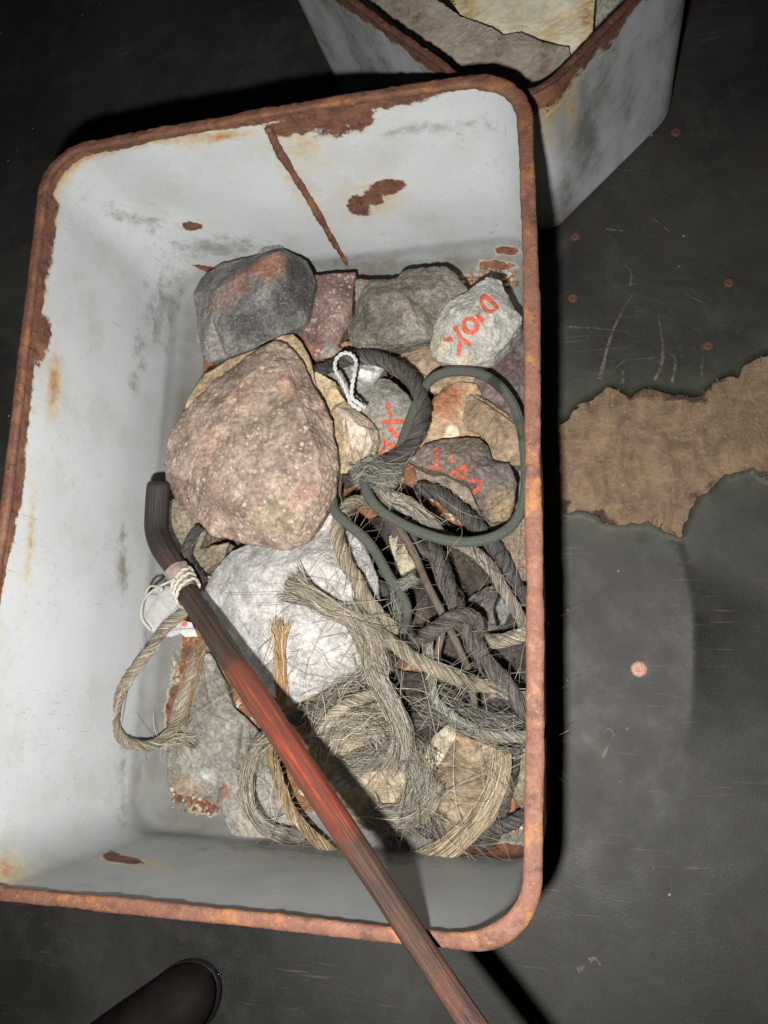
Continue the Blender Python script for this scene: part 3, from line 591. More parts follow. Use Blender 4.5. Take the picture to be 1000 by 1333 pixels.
def painted(rock, strokes, wpx, wear=0., seed=0, name='painted_mark'):
    V, F, o = ROCKS[rock.name]; bvh = BVHTree.FromPolygons(V.tolist(), F.tolist()); rnd = np.random.default_rng(seed); VV = []; FF = []; wr = []
    for st in strokes:
        P = np.array(st, float); d = np.r_[0, np.cumsum(np.linalg.norm(np.diff(P, axis=0), axis=1))]; s = np.arange(0, d[-1] + .6, .6); Q = np.stack([np.interp(s, d, P[:, k]) for k in (0, 1)], 1)
        for _ in range(4): Q[1:-1] = .5 * Q[1:-1] + .25 * (Q[2:] + Q[:-2])
        T = np.gradient(Q, axis=0); T /= np.linalg.norm(T, axis=1)[:, None] + 1e-9; Nn = np.stack([-T[:, 1], T[:, 0]], 1)
        w = wpx * .5 * (1 + .28 * np.interp(s, np.linspace(0, d[-1] + 1, 9), rnd.uniform(-1, 1, 9))) * np.clip(np.minimum(s, s[-1] - s) * .5 + .6, 0, 1)
        prev = None
        for i in range(len(Q)):
            row = []
            for kx in (-1, -.5, 0, .5, 1):
                p = Q[i] + Nn[i] * w[i] * kx; dr = Vector(at(p[0], p[1], 0) - CAM).normalized(); h = bvh.ray_cast(Vector(CAM), dr)
                if h[0] is None: row = None; break
                VV.append(np.array(h[0] + h[1] * .00022)); wr.append(wear + .12 * abs(kx)); row.append(len(VV) - 1)
            if row and prev:
                for q in range(4): FF.append([prev[q], prev[q + 1], row[q + 1], row[q]])
            prev = row
    if FF:
        o = mk(name, np.array(VV), FF, M['paint'], rock, attrs={'wear': wr}); o['label'] = 'hand painted red letters' if name == 'painted_mark' else 'red printed corner'; return o

# bottom layer first
stone('stone', 'purple brown slab at the right wall under the red lettered white stone', 'stone', Z6((660, 170), (700, 90), (760, 40), (860, -40), (905, -110), (990, -130), (1000, 340), (900, 350), (800, 300), (760, 250), (700, 215)), .022, .002, [(660, 470, .027), (675, 520, .024)], 'rock_brown', (.10, .075, .07), (.17, .135, .125), seed=1)
stone('stone', 'orange tan stone inside the green cord loop beside the dark rope', 'stone', Z6((470, 230), (520, 160), (600, 135), (690, 150), (720, 200), (650, 215), (640, 290), (650, 370), (740, 425), (600, 470), (480, 490), (400, 480), (400, 330)), .024, .002, [(575, 520, .029), (590, 560, .027)], 'rock_tan', (.33, .2, .12), (.42, .3, .19), [(578, 520, .028, .012, (.36, .15, .08), .8), (588, 565, .026, .004, (.7, .66, .5), .9)], amp=.0018, seed=2)
stone('stone', 'cracked brown tan block at the right inside the green cord loop', 'stone', Z6((640, 225), (668, 196), (700, 205), (790, 262), (880, 330), (935, 360), (950, 480), (930, 560), (830, 560), (790, 560), (770, 540), (750, 450), (715, 410), (650, 380), (618, 330)), .027, .003, [(640, 540, .031), (655, 570, .031)], 'rock_tan', (.23, .17, .115), (.32, .24, .165), grooves=[(Z6((665, 195), (780, 270), (890, 345)), .0013, .003), (Z6((780, 320), (740, 380), (715, 425)), .0009, .0015)], seed=3)
stone('stone', 'tan brown stone between the grey block and the dark rope loop', 'stone', Z6((270, 40), (330, -10), (420, -40), (520, -60), (620, -30), (700, 80), (690, 170), (600, 150), (500, 200), (420, 190), (330, 130)), .020, .002, [(560, 455, .025), (600, 470, .022)], 'rock_tan', (.27, .2, .14), (.37, .28, .19), seed=4)
stone('stone', 'brown stone at the right wall below the green cord loop', 'stone', Z6((690, 760), (760, 840), (870, 800), (960, 830), (1000, 900), (1000, 1150), (880, 1130), (760, 960), (690, 880)), .02, .002, [(665, 700, .025)], 'rock_brown', (.17, .125, .095), (.26, .2, .15), [(640, 735, .02, .008, (.4, .16, .11), .6)], seed=5)
stone('stone', 'filler stone coloured dark as deep shade beneath the tangle of dark ropes', 'stone', [(470, 680), (530, 650), (600, 690), (660, 740), (700, 800), (700, 880), (640, 900), (560, 890), (500, 820), (470, 750)], .010, .002, [(560, 740, .014), (600, 820, .012)], 'rock_brown', (.022, .018, .016), (.06, .048, .04), amp=.002, seed=6)  # added filler, its near-black colour paints the deep shade between the ropes
stone('stone', 'filler stone coloured very dark as shade under the turquoise twine', 'stone', [(420, 900), (500, 870), (600, 880), (705, 900), (705, 985), (640, 1000), (540, 1000), (440, 960)], .009, .002, [(560, 930, .012)], 'rock_brown', (.035, .028, .024), (.085, .07, .058), amp=.002, seed=60)  # added filler, darkened in colour to stand for the shaded hollows here
stone('stone', 'buff stone showing between the thin brown lace and green cord end', 'stone', ZM((310, 350), (350, 320), (400, 430), (440, 500), (430, 560), (370, 570), (350, 500), (320, 420)), .024, .003, [], 'rock_tan', (.33, .28, .2), (.45, .39, .28), seed=7)
stone('stone', 'buff stone under the grey frayed fibres left of the pale one', 'stone', [(395, 985), (412, 940), (440, 918), (490, 905), (525, 930), (535, 990), (525, 1050), (480, 1085), (430, 1060), (400, 1020)], .022, .002, [(465, 970, .030), (480, 1030, .026)], 'rock_tan', (.25, .2, .14), (.38, .32, .23), amp=.0022, seed=8)
stone('stone', 'flat brown stone ringed by fibres in the lower right', 'stone', [(535, 1020), (550, 975), (580, 945), (630, 940), (665, 975), (668, 1030), (640, 1075), (590, 1100), (545, 1085)], .020, .002, [(600, 1010, .027), (590, 1060, .024)], 'rock_tan', (.2, .15, .1), (.31, .245, .165), amp=.002, seed=9)
stone('stone', 'pale yellowish stone left of the turquoise twine', 'stone', ZB((510, 320), (520, 240), (560, 180), (610, 140), (650, 145), (640, 210), (600, 270), (560, 330), (530, 345)), .032, .006, [(575, 970, .037)], 'rock_tan', (.42, .37, .26), (.52, .47, .36), seed=10)
stone('stone', 'orange brown stone just below the turquoise twine', 'stone', ZB((640, 200), (680, 165), (740, 180), (760, 230), (720, 262), (670, 240)), .03, .008, [], 'rock_tan', (.32, .2, .12), (.4, .28, .18), seed=11)
stone('stone', 'brown stone beside the right wall in the lower corner', 'stone', [(665, 985), (690, 970), (715, 990), (715, 1060), (690, 1065), (668, 1040)], .014, .002, [], 'rock_brown', (.2, .16, .11), (.3, .25, .18), seed=12)
slab = stone('stone', 'flat grey cracked slab in the lower left corner of the box', 'stone', Z8((25, 600), (35, 430), (60, 330), (110, 190), (180, 70), (260, 40), (330, 160), (390, 320), (480, 420), (560, 500), (640, 640), (720, 800), (740, 960), (725, 1075), (640, 1110), (560, 1100), (470, 1090), (390, 1045), (320, 900), (280, 850), (170, 830), (80, 815), (30, 730)), .011, .002,
      Z8((150, 500, .015), (250, 420, .017), (200, 700, .015), (380, 600, .017), (520, 800, .018), (600, 950, .016), (450, 950, .015), (260, 250, .016)), 'rock_slab', (.20, .19, .165), (.30, .285, .25),
      [(*Z8((255, 700))[0], .015, .0042, (.42, .42, .39), .7), (*Z8((280, 740))[0], .015, .0028, (.42, .42, .39), .7), (*Z8((560, 1050))[0], .012, .02, (.37, .34, .27), .7), (*Z8((340, 800))[0], .014, .005, (.3, .12, .09), .6), (*Z8((120, 800))[0], .012, .012, (.3, .2, .13), .5)],
      amp=.0012, seed=13, target=.0009, grooves=[(Z8((440, 430), (438, 520), (432, 600), (430, 660)), .0011, .006), (Z8((322, 785), (300, 850)), .0013, .006), (Z8((395, 710), (384, 770)), .0009, .003)])
pale = stone('stone', 'big whitish crystalline stone in the middle of the box', 'stone', [(262, 775), (275, 745), (300, 716), (340, 700), (400, 690), (440, 655), (470, 690), (492, 750), (496, 800), (484, 850), (465, 875), (430, 895), (400, 912), (375, 920), (348, 902), (320, 862), (296, 822)], .036, .003,
      [(300, 770, .047), (330, 745, .050), (400, 730, .051), (455, 740, .050), (400, 820, .052), (465, 820, .049), (380, 880, .048), (340, 850, .048), (440, 860, .048)], 'rock_pale', (.40, .392, .38), (.47, .46, .447), amp=.0008, freq=150, seed=14, fine=.00035, tfreq=140)
stone('stone', 'small grey brown stone between the bent stick end and big reddish stone', 'stone', Z7((330, 190), (400, 150), (480, 200), (520, 290), (500, 360), (620, 330), (600, 400), (500, 470), (430, 440), (370, 380)), .03, .003, [(240, 680, .037)], 'rock_brown', (.2, .165, .12), (.33, .28, .21), amp=.002, seed=15)
r_red = stone('stone', 'thin reddish brown stone between the dark angular and grey blocks', 'stone', ZR((600, 260), (690, 245), (800, 232), (928, 225), (915, 330), (912, 430), (915, 490), (860, 560), (830, 625), (860, 640), (800, 690), (705, 705), (670, 660), (630, 600), (590, 550), (580, 400)), .030, .002,
      ZR((780, 330, .036), (800, 480, .037), (720, 560, .034), (870, 400, .034)), 'rock_red', (.16, .105, .09), (.24, .165, .145), [(*ZR((860, 470))[0], .036, .004, (.45, .36, .3), .7), (*ZR((780, 660))[0], .032, .006, (.35, .34, .32), .7), (*ZR((710, 650))[0], .032, .005, (.36, .14, .1), .7)], amp=.001, seed=16)
stone('stone', 'grey brown block against the far wall left of the red lettered white stone', 'stone', Z3((500, 250), (522, 205), (524, 125), (560, 122), (630, 120), (650, 105), (700, 92), (760, 92), (790, 115), (815, 150), (830, 190), (790, 215), (740, 235), (725, 285), (640, 300), (600, 308), (535, 312), (505, 290)), .033, .002,
      Z3((560, 170, .044), (650, 160, .046), (740, 150, .043), (560, 260, .042), (690, 250, .043), (620, 275, .04)), 'rock_grey', (.15, .137, .115), (.25, .23, .193), [(*Z3((690, 210))[0], .045, .006, (.3, .25, .19), .5)], amp=.0016, seed=17, strat=.005)
stone('stone', 'tiny orange pebble below the grey brown block', 'stone', Z5((215, 40), (250, 20), (300, 30), (310, 65), (270, 80), (230, 70)), .026, .012, [], 'rock_tan', (.4, .24, .1), (.5, .32, .15), amp=.0005, seed=18)
stone('stone', 'pale grey green stone under the white string loop', 'stone', Z5((20, 190), (100, 130), (200, 70), (280, 110), (400, 170), (510, 190), (480, 230), (440, 300), (420, 420), (300, 460), (200, 360), (80, 250)), .026, .004, [(470, 480, .031), (450, 470, .030)], 'rock_slab', (.17, .165, .15), (.27, .26, .24), [(*Z5((400, 195))[0], .03, .008, (.58, .57, .56), .85), (*Z5((360, 190))[0], .03, .006, (.58, .57, .56), .85)], seed=19)
r_k = stone('stone', 'grey stone with red painted letters inside the dark rope loop', 'stone', Z5((330, 420), (400, 330), (440, 285), (480, 262), (540, 270), (600, 315), (655, 360), (682, 410), (690, 480), (660, 600), (620, 700), (570, 790), (440, 830), (380, 780), (330, 600)), .030, .003, Z5((540, 380, .038), (560, 520, .039), (500, 640, .037), (620, 450, .036), (460, 430, .036)), 'rock_slab', (.24, .23, .205), (.33, .32, .285), amp=.001, seed=20)
painted(r_k, [Z5((522, 425), (540, 480), (548, 530)), Z5((480, 548), (560, 545), (632, 545)), Z5((545, 545), (540, 590), (595, 650)), Z5((495, 650), (515, 690), (478, 745)), Z5((505, 685), (560, 700), (550, 755), (500, 760)), Z5((470, 745), (520, 775)), Z5((440, 797), (468, 782))], 5.8, .03, 3)
stone('stone', 'flat pale brown stone under the edge of the dark red marked one', 'stone', Z6((380, 560), (450, 560), (520, 580), (600, 630), (660, 680), (700, 760), (740, 830), (690, 850), (600, 800), (520, 720), (430, 700), (395, 640)), .020, .002, [(575, 640, .024), (600, 660, .024)], 'rock_tan', (.24, .2, .155), (.34, .29, .235), seed=22)
r_d = stone('stone', 'dark brown stone with faded red paint marks inside the green cord loop', 'stone', Z6((335, 540), (430, 455), (480, 435), (540, 425), (640, 418), (710, 420), (750, 455), (775, 530), (860, 545), (895, 650), (880, 760), (845, 830), (780, 845), (720, 810), (690, 745), (650, 660), (590, 632), (510, 588), (420, 572)), .034, .004,
      Z6((520, 510, .041), (640, 500, .043), (700, 580, .043), (760, 680, .041), (800, 760, .039), (620, 580, .041)), 'rock_brown', (.115, .092, .075), (.19, .155, .125), [(*Z6((820, 740))[0], .038, .012, (.28, .21, .12), .7), (*Z6((790, 600))[0], .04, .014, (.16, .135, .14), .6)], amp=.0014, seed=23)
painted(r_d, [Z6((492, 478), (490, 530), (492, 575)), Z6((455, 572), (495, 575), (530, 585)), Z6((562, 512), (572, 545)), Z6((560, 605), (600, 590), (640, 570), (640, 615)), Z6((590, 615), (640, 625)), Z6((655, 635), (720, 640), (705, 680), (675, 700))], 6.5, .12, 4)
r_w = stone('stone', 'whitish stone with red painted letters by the right wall', 'stone', ZW((122, 700), (135, 640), (150, 540), (190, 450), (225, 385), (280, 310), (360, 275), (420, 248), (450, 215), (560, 150), (585, 128), (640, 132), (700, 150), (728, 215), (780, 315), (830, 400), (878, 450), (870, 500), (800, 590), (770, 650), (690, 725), (640, 790), (540, 830), (430, 865), (370, 870), (280, 830), (180, 815), (130, 770)), .041, .012,
      ZW((300, 420, .051), (450, 380, .054), (600, 260, .050), (680, 400, .0515), (560, 520, .055), (420, 600, .054), (300, 680, .051), (620, 660, .049), (780, 480, .045), (200, 700, .047), (440, 780, .047)), 'rock_pale', (.37, .36, .33), (.47, .46, .425), [(*ZW((300, 400))[0], .05, .003, (.8, .8, .8), .8), (*ZW((400, 830))[0], .045, .006, (.5, .38, .2), .5), (*ZW((180, 680))[0], .045, .008, (.5, .45, .33), .5)], amp=.001, freq=160, seed=24)
painted(r_w, [ZW((548, 285), (600, 305), (640, 345), (670, 380), (620, 415), (580, 402), (540, 345), (548, 285)), ZW((505, 428), (530, 465), (560, 495)), ZW((395, 515), (415, 475), (465, 465), (505, 500), (505, 555), (465, 588), (415, 565), (395, 515)), ZW((325, 530), (365, 600), (370, 660), (355, 770)), ZW((370, 620), (415, 655), (460, 685)), ZW((230, 635), (270, 640), (312, 632))], 6.0, .03, 5)
r_dark = stone('stone', 'dark grey angular stone with a reddish upper face in the far left corner', 'stone', ZR((48, 340), (70, 290), (120, 230), (200, 180), (300, 150), (390, 128), (425, 88), (508, 68), (560, 108), (620, 140), (665, 165), (690, 215), (712, 280), (700, 350), (688, 420), (672, 480), (620, 530), (580, 550), (470, 600), (330, 660), (230, 690), (130, 712), (95, 685), (75, 580), (62, 470)), .040, .003,
      ZR((505, 115, .060), (520, 200, .066), (490, 260, .066), (400, 330, .064), (280, 450, .060), (215, 580, .055), (330, 620, .049), (160, 330, .054), (300, 240, .060), (150, 480, .053), (640, 260, .049), (655, 400, .050), (560, 480, .055), (600, 180, .054)), 'rock_grey', (.13, .125, .122), (.215, .203, .195),
      [(*ZR((460, 190))[0], .063, .012, (.34, .16, .11), .85), (*ZR((300, 270))[0], .06, .011, (.27, .15, .11), .75), (*ZR((180, 380))[0], .055, .012, (.24, .16, .12), .6), (*ZR((400, 180))[0], .06, .008, (.33, .15, .1), .7), (*ZR((500, 90))[0], .055, .006, (.13, .125, .095), .8), (*ZR((620, 330))[0], .05, .018, (.055, .053, .054), .85), (*ZR((640, 230))[0], .05, .012, (.06, .058, .058), .8), (*ZR((330, 530))[0], .058, .012, (.075, .073, .074), .75), (*ZR((430, 520))[0], .058, .012, (.075, .073, .074), .75)], amp=.0011, freq=70, seed=25, sm=1)
stone('stone', 'tan slab peeping out under the big reddish stone', 'stone', Z3((75, 480), (90, 430), (130, 375), (190, 335), (235, 318), (252, 312), (290, 300), (330, 272), (362, 265), (385, 290), (405, 325), (416, 365), (430, 440), (330, 520), (180, 540), (100, 520)), .046, .014, Z3((300, 330, .049), (200, 400, .049), (350, 330, .049)), 'rock_tan', (.36, .26, .155), (.46, .36, .235), amp=.001, seed=26)
stone('stone', 'cream layered stone right of the big reddish stone', 'stone', Z5((25, 235), (60, 218), (130, 255), (185, 290), (205, 340), (245, 405), (300, 452), (350, 490), (410, 535), (462, 600), (468, 660), (455, 720), (440, 780), (380, 830), (300, 868), (215, 908), (190, 860), (150, 700), (120, 520), (70, 380), (20, 290)), .040, .010,
      Z5((110, 330, .043), (165, 440, .042), (190, 330, .043), (196, 450, .047), (240, 470, .051), (320, 560, .052), (400, 600, .050), (425, 680, .047), (330, 660, .049), (265, 600, .049), (252, 615, .044), (225, 640, .042), (300, 760, .043), (240, 780, .042), (380, 770, .044)), 'rock_tan', (.44, .33, .2), (.52, .42, .28), [(*Z5((300, 540))[0], .05, .013, (.56, .47, .4), .9), (*Z5((390, 640))[0], .049, .011, (.56, .47, .4), .9), (*Z5((235, 450))[0], .05, .009, (.54, .45, .38), .85), (*Z5((350, 780))[0], .043, .008, (.43, .36, .28), .6)], amp=.0008, seed=27, sm=1)
stone('stone', 'largest stone, mottled reddish brown, lying on top of the pile', 'stone', Z3((28, 605), (38, 540), (60, 490), (115, 435), (160, 388), (235, 335), (275, 305), (315, 288), (345, 292), (380, 330), (408, 385), (440, 445), (462, 500), (474, 560), (482, 620), (474, 690), (450, 730), (425, 775), (398, 815), (345, 832), (280, 820), (215, 812), (150, 795), (110, 750), (60, 700), (32, 650)), .056, .026,
      Z3((95, 560, .067), (120, 640, .068), (150, 480, .071), (230, 390, .071), (310, 335, .068), (345, 370, .0695), (385, 460, .0715), (290, 480, .074), (200, 580, .0745), (330, 600, .0745), (430, 580, .0695), (430, 680, .0685), (395, 720, .0705), (320, 740, .0715), (220, 730, .071), (150, 700, .070), (300, 800, .0655), (380, 790, .0655)), 'rock_red', (.225, .165, .137), (.37, .29, .24),
      [(*Z3((70, 600))[0], .066, .011, (.46, .36, .32), .7), (*Z3((110, 480))[0], .068, .009, (.44, .33, .28), .6), (*Z3((180, 520))[0], .072, .006, (.55, .45, .37), .6), (*Z3((240, 400))[0], .07, .005, (.55, .45, .38), .6), (*Z3((350, 400))[0], .07, .009, (.3, .15, .11), .5), (*Z3((330, 740))[0], .07, .016, (.27, .225, .15), .75), (*Z3((390, 690))[0], .07, .010, (.33, .16, .13), .5), (*Z3((300, 480))[0], .075, .016, (.25, .21, .16), .5), (*Z3((140, 560))[0], .07, .014, (.40, .27, .21), .6), (*Z3((230, 430))[0], .07, .010, (.38, .24, .19), .6), (*Z3((330, 560))[0], .07, .012, (.29, .24, .19), .5)], amp=.0016, freq=95, seed=28, fine=.0005, tfreq=85, sm=1)
stone('stone', 'dark grey lump under the pale rope by the right wall', 'stone', ZM((668, 655), (700, 620), (760, 585), (800, 575), (818, 620), (795, 700), (805, 775), (740, 785), (715, 720), (690, 690)), .027, .003, [], 'rock_grey', (.075, .065, .058), (.14, .125, .115), amp=.0016, seed=29)
stone('stone', 'small bluish grey pebble beside the dark lump by the right wall', 'stone', ZM((805, 680), (830, 630), (865, 640), (878, 690), (850, 750), (835, 770), (815, 720)), .024, .004, [], 'rock_grey', (.15, .16, .155), (.23, .24, .23), amp=.0008, seed=30)

# ------------------------------------------------------------------ ropes, cords and fibres
def fibre_mesh(paths, rad, ns=3):
    A = np.asarray(paths); m, n, _ = A.shape
    T = np.gradient(A, axis=1); T /= np.linalg.norm(T, axis=2)[..., None] + 1e-12
    ref = np.where(np.abs(T[..., 2:3]) < .9, np.array([0, 0, 1.]), np.array([1., 0, 0])); N = np.cross(T, ref); N /= np.linalg.norm(N, axis=2)[..., None] + 1e-12; B = np.cross(T, N)
    r = np.broadcast_to(np.asarray(rad).reshape(-1, 1), (m, n)) * np.clip(np.minimum(np.linspace(0, n, n) + .6, np.linspace(n, 0, n) + .35), .3, 1)[None]
    ang = np.arange(ns) * 2 * math.pi / ns
    V = (A[:, :, None] + r[:, :, None, None] * (np.cos(ang)[None, None, :, None] * N[:, :, None] + np.sin(ang)[None, None, :, None] * B[:, :, None])).reshape(-1, 3)
    fi, j, k = np.meshgrid(np.arange(m), np.arange(n - 1), np.arange(ns), indexing='ij'); b = (fi * n + j) * ns
    F = np.stack([b + k, b + (k + 1) % ns, b + ns + (k + 1) % ns, b + ns + k], -1).reshape(-1, 4)
    return V, F, n * ns
def fibre_cols(m, per, cols, seed):
    r = np.random.default_rng(seed); c = np.array(cols)[r.integers(0, len(cols), m)] * r.uniform(.65, 1.3, (m, 1)); return np.repeat(c, per, 0)
HEMPC = [(.43, .375, .285), (.28, .24, .172), (.6, .55, .45), (.15, .122, .088)]
GREYC = [(.27, .245, .2), (.40, .37, .31), (.15, .135, .112), (.55, .52, .45), (.07, .062, .054), (.34, .285, .2)]
DARKC = [(.05, .046, .042), (.1, .09, .08), (.2, .18, .16)]
GOLDC = [(.46, .35, .2), (.33, .235, .125), (.6, .5, .34), (.22, .15, .08)]
ORNGC = [(.42, .21, .09), (.3, .14, .06), (.5, .3, .15)]
GRNC = [(.12, .13, .11), (.2, .215, .18), (.07, .075, .065), (.3, .31, .27)]
def px_path(pts, z0=None):
    out = []; z = z0
    for p in pts:
        z = p[2] if len(p) > 2 else z; out.append((p[0], p[1], z))
    # fill in heights given only at some points
    return np.array([at(*p) for p in out])
def lerp_at(C, t):
    s = np.linspace(0, 1, len(C)); return np.stack([np.interp(t, s, C[:, k]) for k in range(3)], -1)
def bundle(C, N, rad, n=16, span=(.35, 1.), wander=.0015, flare=(0, 0), seed=0, flat=1., twist=0., qmin=0.):
    """fibres that follow the path C inside a radius that opens towards the flared ends"""
    r = np.random.default_rng(seed); fr = frames(C); s = np.linspace(0, 1, len(C)); out = []; L = arclen(C)[-1]
    ln = r.uniform(span[0], span[1], N); st = r.uniform(0, 1, N) * (1 - ln)
    t = st[:, None] + ln[:, None] * np.linspace(0, 1, n)[None]
    q = np.sqrt(r.uniform(qmin, 1, N)); a = r.uniform(0, 2 * math.pi, N)
    P = lerp_at(C, t); Nn = np.stack([np.interp(t, s, fr[1][:, k]) for k in range(3)], -1); B = np.stack([np.interp(t, s, fr[2][:, k]) for k in range(3)], -1)
    rr = np.interp(t, np.linspace(0, 1, len(np.atleast_1d(rad))), np.atleast_1d(rad)); fl_ = 1 + flare[0] * np.clip(1 - t * 3.5, 0, 1) ** 1.6 + flare[1] * np.clip(t * 3.5 - 2.5, 0, 1) ** 1.6
    aa = a[:, None] + twist * t * L; ex = q[:, None] * rr * fl_
    ph = r.uniform(0, 6.28, (N, 4)); fq = r.uniform(3, 9, (N, 4))
    w1 = wander * np.sin(ph[:, :1] + fq[:, :1] * t) * fl_ + wander * .15 * np.sin(ph[:, 1:2] + 3 * fq[:, 1:2] * t); w2 = wander * np.sin(ph[:, 2:3] + fq[:, 2:3] * t) * fl_
    out = P + Nn * (np.cos(aa) * ex + w1)[..., None] + B * (np.sin(aa) * ex * flat + w2 * flat)[..., None]
    out[..., 2] = np.maximum(out[..., 2], .002); return out
def strays(C, R, N, ln=(.006, .025), n=9, seed=0, up=.3):
    r = np.random.default_rng(seed); fr = frames(C); t = r.uniform(0, 1, N); P = lerp_at(C, t); s = np.linspace(0, 1, len(C))
    g = lambda A: np.stack([np.interp(t, s, A[:, k]) for k in range(3)], -1)
    T, Nn, B = g(fr[0]), g(fr[1]), g(fr[2]); a = r.uniform(0, 2 * math.pi, N); D = Nn * np.cos(a)[:, None] + B * np.sin(a)[:, None]; D[:, 2] = np.abs(D[:, 2]) * up + .05
    D = D / np.linalg.norm(D, axis=1)[:, None]; sg = np.where(r.uniform(0, 1, N) < .5, -1, 1)[:, None]; dir0 = T * sg * r.uniform(.7, 2.4, (N, 1)) + D * .7; dir0 /= np.linalg.norm(dir0, axis=1)[:, None]
    cur = r.normal(0, 1, (N, 3)); cur[:, 2] = -abs(cur[:, 2]) * .5; L = r.uniform(ln[0], ln[1], N) * r.uniform(.4, 1, N); u = np.linspace(0, 1, n)
    out = (P + D * R * .8)[:, None] + dir0[:, None] * (L[:, None] * u)[..., None] + cur[:, None] * (L[:, None] * 1.0 * u ** 2)[..., None]
    out[..., 2] = np.maximum(out[..., 2], .002); return out
rid = [100]
def add_fibres(name, arrs, cols, parent, rad=(.00008, .00016)):
    rid[0] += 1; r = np.random.default_rng(rid[0]); A = np.concatenate(arrs) if isinstance(arrs, list) else arrs
    V, F, per = fibre_mesh(A, r.uniform(rad[0], rad[1], len(A))); o = mk(name, V, F, M['fib'], parent, col=fibre_cols(len(A), per, cols, rid[0])); o['kind'] = 'stuff'; return o
def rope(label, pts, R, mat, pitch=.022, nst=3, cols=HEMPC, nstray=60, ln=(.005, .02), fray=None, seed=None, name='rope', cat='rope', lump=.2, taper=(1, 1), z=None):
    R *= .76; pitch *= .82; rid[0] += 1; sd = rid[0]; C = cat_rom(px_path(pts, z), R * .3); C = C + .55 * R * np.stack([fbm(C, 60, sd + k, 2) for k in range(3)], 1); C[:, 2] = np.maximum(C[:, 2], R * .9 + .001)
    root = thing(name, label, cat, C[len(C) // 2] * [1, 1, 0] + [0, 0, C[:, 2].min()]); fr = frames(C); s = arclen(C); u = s / s[-1]
    rr = R * (1 + lump * fbm(C, 120, sd + 5, 3)) * np.interp(u, [0, .06, .94, 1], [taper[0], 1, 1, taper[1]])
    for k in range(nst):
        a = 2 * math.pi * (s / pitch + k / nst); off = (.52 if nst > 2 else .5) * rr
        D = C + fr[1] * (np.cos(a) * off)[:, None] + fr[2] * (np.sin(a) * off)[:, None]
        V, F, uv = tube(D, rr * .56, 9, twist=-1.2 * 2 * math.pi / pitch * .35); V = V + (fbm(V, 700, sd, 2) * R * (.2 if mat == 'purple_rope' else .09))[:, None]; uv[:, :2] += k * 7; V[:, 2] = np.repeat(C[:, 2], 9) + (V[:, 2] - np.repeat(C[:, 2], 9)) * .78
        mk('strand', V, F, M[mat], root, tuv=uv)
    arrs = []
    if nstray: arrs.append(strays(C, R, int(nstray * .35), (ln[0] * .8, ln[1] * .8), seed=sd))
    if arrs: arrs.append(bundle(C, int(1500 * s[-1] / max(R, .003) * .004), R * 1.1, 9, (.012 / s[-1], .035 / s[-1]), R * .1, (0, 0), sd + 9, 1., 2 * math.pi / pitch, .78))
    if arrs: add_fibres('loose_fibres', arrs, cols, root)
    if fray is not None:
        for (end, L, n, fl_) in fray:
            i0 = 0 if end == 0 else -1; d = (C[0] - C[min(8, len(C) - 1)]) if end == 0 else (C[-1] - C[-min(9, len(C))]); d /= np.linalg.norm(d)
            p = C[i0]; K = np.array([p - d * .006, p + d * L * .3, p + d * L * .7 + [0, 0, -L * .03], p + d * L + [0, 0, -L * .1]])
            add_fibres('frayed_end', bundle(cat_rom(K, .002), n, R * .85, 9, (.35, 1), .001, (0, fl_), sd + 3), cols, root)
    return root
def hank(label, pts, N, rad, cols, z=None, name='fibre_hank', cat='fibre', frac=(.35, 1.), wander=.0015, flare=(.6, 1.), flat=.6, twist=0., nstray=50, ln=(.008, .03), core=None, span_n=16, frad=(.00009, .00017)):
    rad = np.asarray(rad) * .72; rid[0] += 1; C = cat_rom(px_path(pts, z), .002); root = thing(name, label, cat, C[len(C) // 2] * [1, 1, 0] + [0, 0, C[:, 2].min()])
    if core:
        V, F, uv = tube(C, np.max(rad) * .72 * np.interp(np.linspace(0, 1, len(C)), [0, .1, .9, 1], [.3, 1, 1, .3]), 10, twist=twist, ell=(1, flat)); V = V + (fbm(V, 400, rid[0], 2) * .0006)[:, None]; mk('core', V, F, M[core], root, tuv=uv)
    add_fibres('fibres', bundle(C, int(N * 1.45), rad, span_n, frac, wander, flare, rid[0], flat, twist), cols, root, frad)
    if nstray: add_fibres('loose_fibres', strays(C, float(np.max(rad)), int(nstray * .4), (ln[0] * .8, ln[1] * .8), seed=rid[0] + 50), cols, root)
    return root
def cord(label, pts, R, mat, name='cord', cat='cord', ribs=0, z=None, ns=16, twist=0.):
    R *= .77; rid[0] += 1; C = cat_rom(px_path(pts, z), R * .3); root = thing(name, label, cat, C[len(C) // 2] * [1, 1, 0] + [0, 0, C[:, 2].min()])
    fr = frames(C); n = len(C); ns = ribs * 4 if ribs else ns; V, F, uv = tube(C, R * (1 + .05 * fbm(C, 120, rid[0], 2)), ns, fr, twist)
    if ribs:
        a = np.tile(np.arange(ns) * 2 * math.pi / ns, n); V = V + (V - np.repeat(C, ns, 0)) * (.07 * np.cos(a * ribs))[:, None]
    mk('sheath', V, F, M[mat], root, tuv=uv); return root, C

